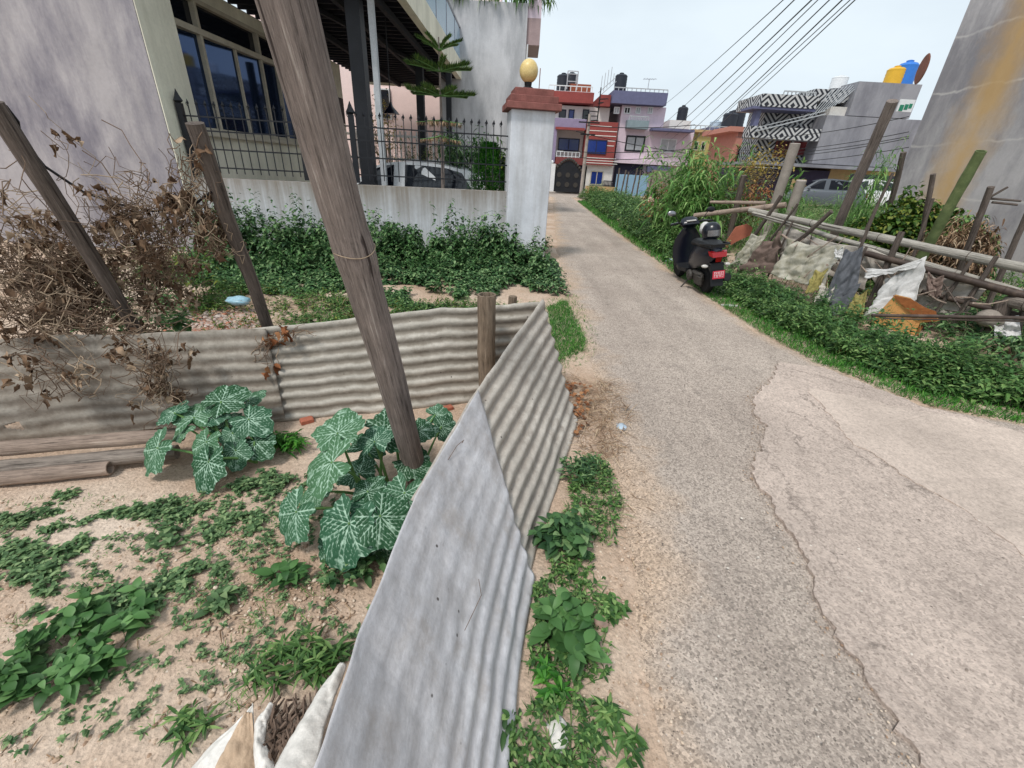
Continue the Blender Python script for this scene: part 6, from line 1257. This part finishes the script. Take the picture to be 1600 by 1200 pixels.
reeds(1372, 262, 9.2, .3, 14, 'dusty bamboo shoots below the tall plant', k=20, Ln=.4, W=.035)
reeds(1178, 180, 14, .05, 1, 'bare palm shoot sticking up left of the chevron house', k=14, Ln=.35, W=.02, e=(.5,1.3), m_='straw')
reeds(1230, 300, 11.0, .5, 22, 'low grassy reeds around the pale concrete posts', k=10, Ln=.4, W=.03)
shrub(1195, 240, 16.0, .8, 2.6, 'dry brown green climber before the chevron house', 'yellowleaf', 700, .16, .05, z0=.8, name='shrub')
shrub(1245, 300, 13.5, .8, 1.3, 'low feathery green bush between the concrete posts', 'reed', 900, .3, .03, z0=.1, prof='lance')
shrub(1160, 300, 13.0, .8, 1.6, 'brown brush at the right foot of the reeds', 'rustleaf', 1000, .15, .05, z0=.1)
shrub(1045, 285, 15.0, .7, 1.5, 'brown dry brush left of the tall reeds', 'rustleaf', 800, .15, .05, z0=.1)
# vine covered mound
def mound(px, py, Y, rx, ry, hz, label, m_, n, Ln=.09, W=.07, name='vine_mound', e=(-.9, .5), cat='climbing plant'):
    p = at(px, py, Y); c = np.array([p[0], Y, hgt(p[0], Y)]); t = thing(name, label, cat, c)
    b = MB()
    for i in range(16): a = 6.28*i/16; b.tube([c+[.1*cos(a), .1*sin(a), 0], c+[rx*.5*cos(a), ry*.5*sin(a), hz*.7], c+[rx*.85*cos(a), ry*.85*sin(a), hz*.35]], .012, 5)
    b.build('stem', M['vine'], t)
    a = NR.uniform(0, 6.28, n); q = NR.uniform(0, 1, n)**.55; R = 1+.25*np.array([fbm(x*2, y*3, 5)-.5 for x, y in zip(a, q)]); hh = np.sqrt(np.clip(1-q**2.2, 0, 1))
    lum = np.array([fbm(x*1.8+7, y*4, 9) for x, y in zip(a, q)]); P = np.column_stack([c[0]+rx*q*R*np.cos(a), c[1]+ry*q*R*np.sin(a), c[2]+hz*hh*(.75+.5*lum)*NR.uniform(.55, 1, n)**.5])
    V, Q = leaves(P, dirs(n, *e), NR.uniform(.6, 1.2, n)*Ln, NR.uniform(.7, 1.1, n)*W, 3, .3, .5); np_obj('foliage', V, Q, M[m_], t); return t
mound(1432, 345, 8.2, 1.35, .9, 1.45, 'mound of bright green vines before the concrete building', 'ivy', 8500)
mound(1500, 345, 8.0, .95, .6, 1.32, 'lower green vine mound behind the green bamboo pole', 'weed', 4200)
mound(1425, 300, 8.6, .4, .4, 1.75, 'peak of climbing vine rising from the green mound', 'ivy', 900)
mound(1510, 350, 7.2, .65, .5, 1.35, 'brown dried vine heap right of the green bamboo', 'straw', 2600, .12, .02)
mound(1560, 330, 7.0, .35, .3, 1.35, 'dry grass tuft beside the dark base of the concrete building', 'dryleaf', 700, .10, .03)
mound(1570, 600, 4.6, .7, .5, .30, 'low dry bramble at the right end of the verge', 'weed_dark', 900, .08, .04)
mass('fence_foot_weeds', [(5.2,6.8), (5.2,5.4), (6.9,3.9), (9.5,3.5), (10,6), (7.5,7.5)], 1300, .15, .45, 11, .12, .04, 'weed_dark')
# poles standing behind the fence
def up(label, x0, y0, x1, y1, Y0, Y1, r, m_, nm='wooden_pole', cat='pole', r1=None, cap=True, bend=0):
    a, c = at(x0, y0, Y0), at(x1, y1, Y1); g = hgt(a[0], a[1]); a = a+(a-c)*max(0, (a[2]-g)/(c[2]-a[2])); return pole(nm, a, c, r, r1 or r*.95, m_, label, cat, bend, 12, cap=cap, knots=(.35, .6, .85) if 'bamboo' in m_ else (), seg=30)
up('tall split grey bamboo pole leaning before the grey wing', 1310,350,1393,158,8.2,7.4,.085,'timber',crack=0) if False else up('tall split grey bamboo pole leaning before the grey wing', 1310,350,1393,158,8.2,7.4,.075,'timber')
up('fresh green bamboo pole leaning at the right', 1455,375,1532,236,6.8,6.5,.075,'bamboo_green','bamboo_pole','bamboo pole',r1=.06,cap='hollow')
up('pale square concrete post behind the fence', 1206,335,1242,224,11.2,11.0,.11,'conc_post','concrete_post','post')
up('short pale concrete post right of the taller one', 1236,330,1252,282,11.0,10.9,.11,'conc_post','concrete_post','post')
up('short brown stake left of the concrete posts', 1152,316,1162,274,11.5,11.4,.07,'stake','wooden_stake','stake')
up('thin dark stake in the green vine mound', 1440,370,1458,272,7.4,7.3,.035,'stake','wooden_stake','stake')
up('thin pale stick left of the green bamboo', 1437,370,1457,310,6.9,6.9,.022,'stake','wooden_stake','stake')
up('dark pole rising through the dried vine heap', 1515,380,1548,292,6.4,6.3,.04,'stake','wooden_stake','stake')
up('leaning pole at the lower right of the concrete building', 1585,380,1612,318,6.0,6.0,.035,'stake','wooden_stake','stake')
up('thin leaning stick between the tall pole and the vine mound', 1345,375,1395,270,7.6,7.5,.022,'stake','wooden_stake','stake')
up('short leaning sign board post near the white car', 1400,285,1412,238,9.5,9.4,.05,'stake','wooden_stake','stake')
for a, c, lb in (((1540,312),(1575,292),'thin branch slanting up out of the dried vine heap'), ((1545,310),(1595,314),'upper level branch poking out of the dried vine heap'), ((1550,316),(1590,320),'lower level branch poking out of the dried vine heap')):
    rail(at(*a, 6.6), at(*c, 6.5), .016, 'stake', lb, knots=())
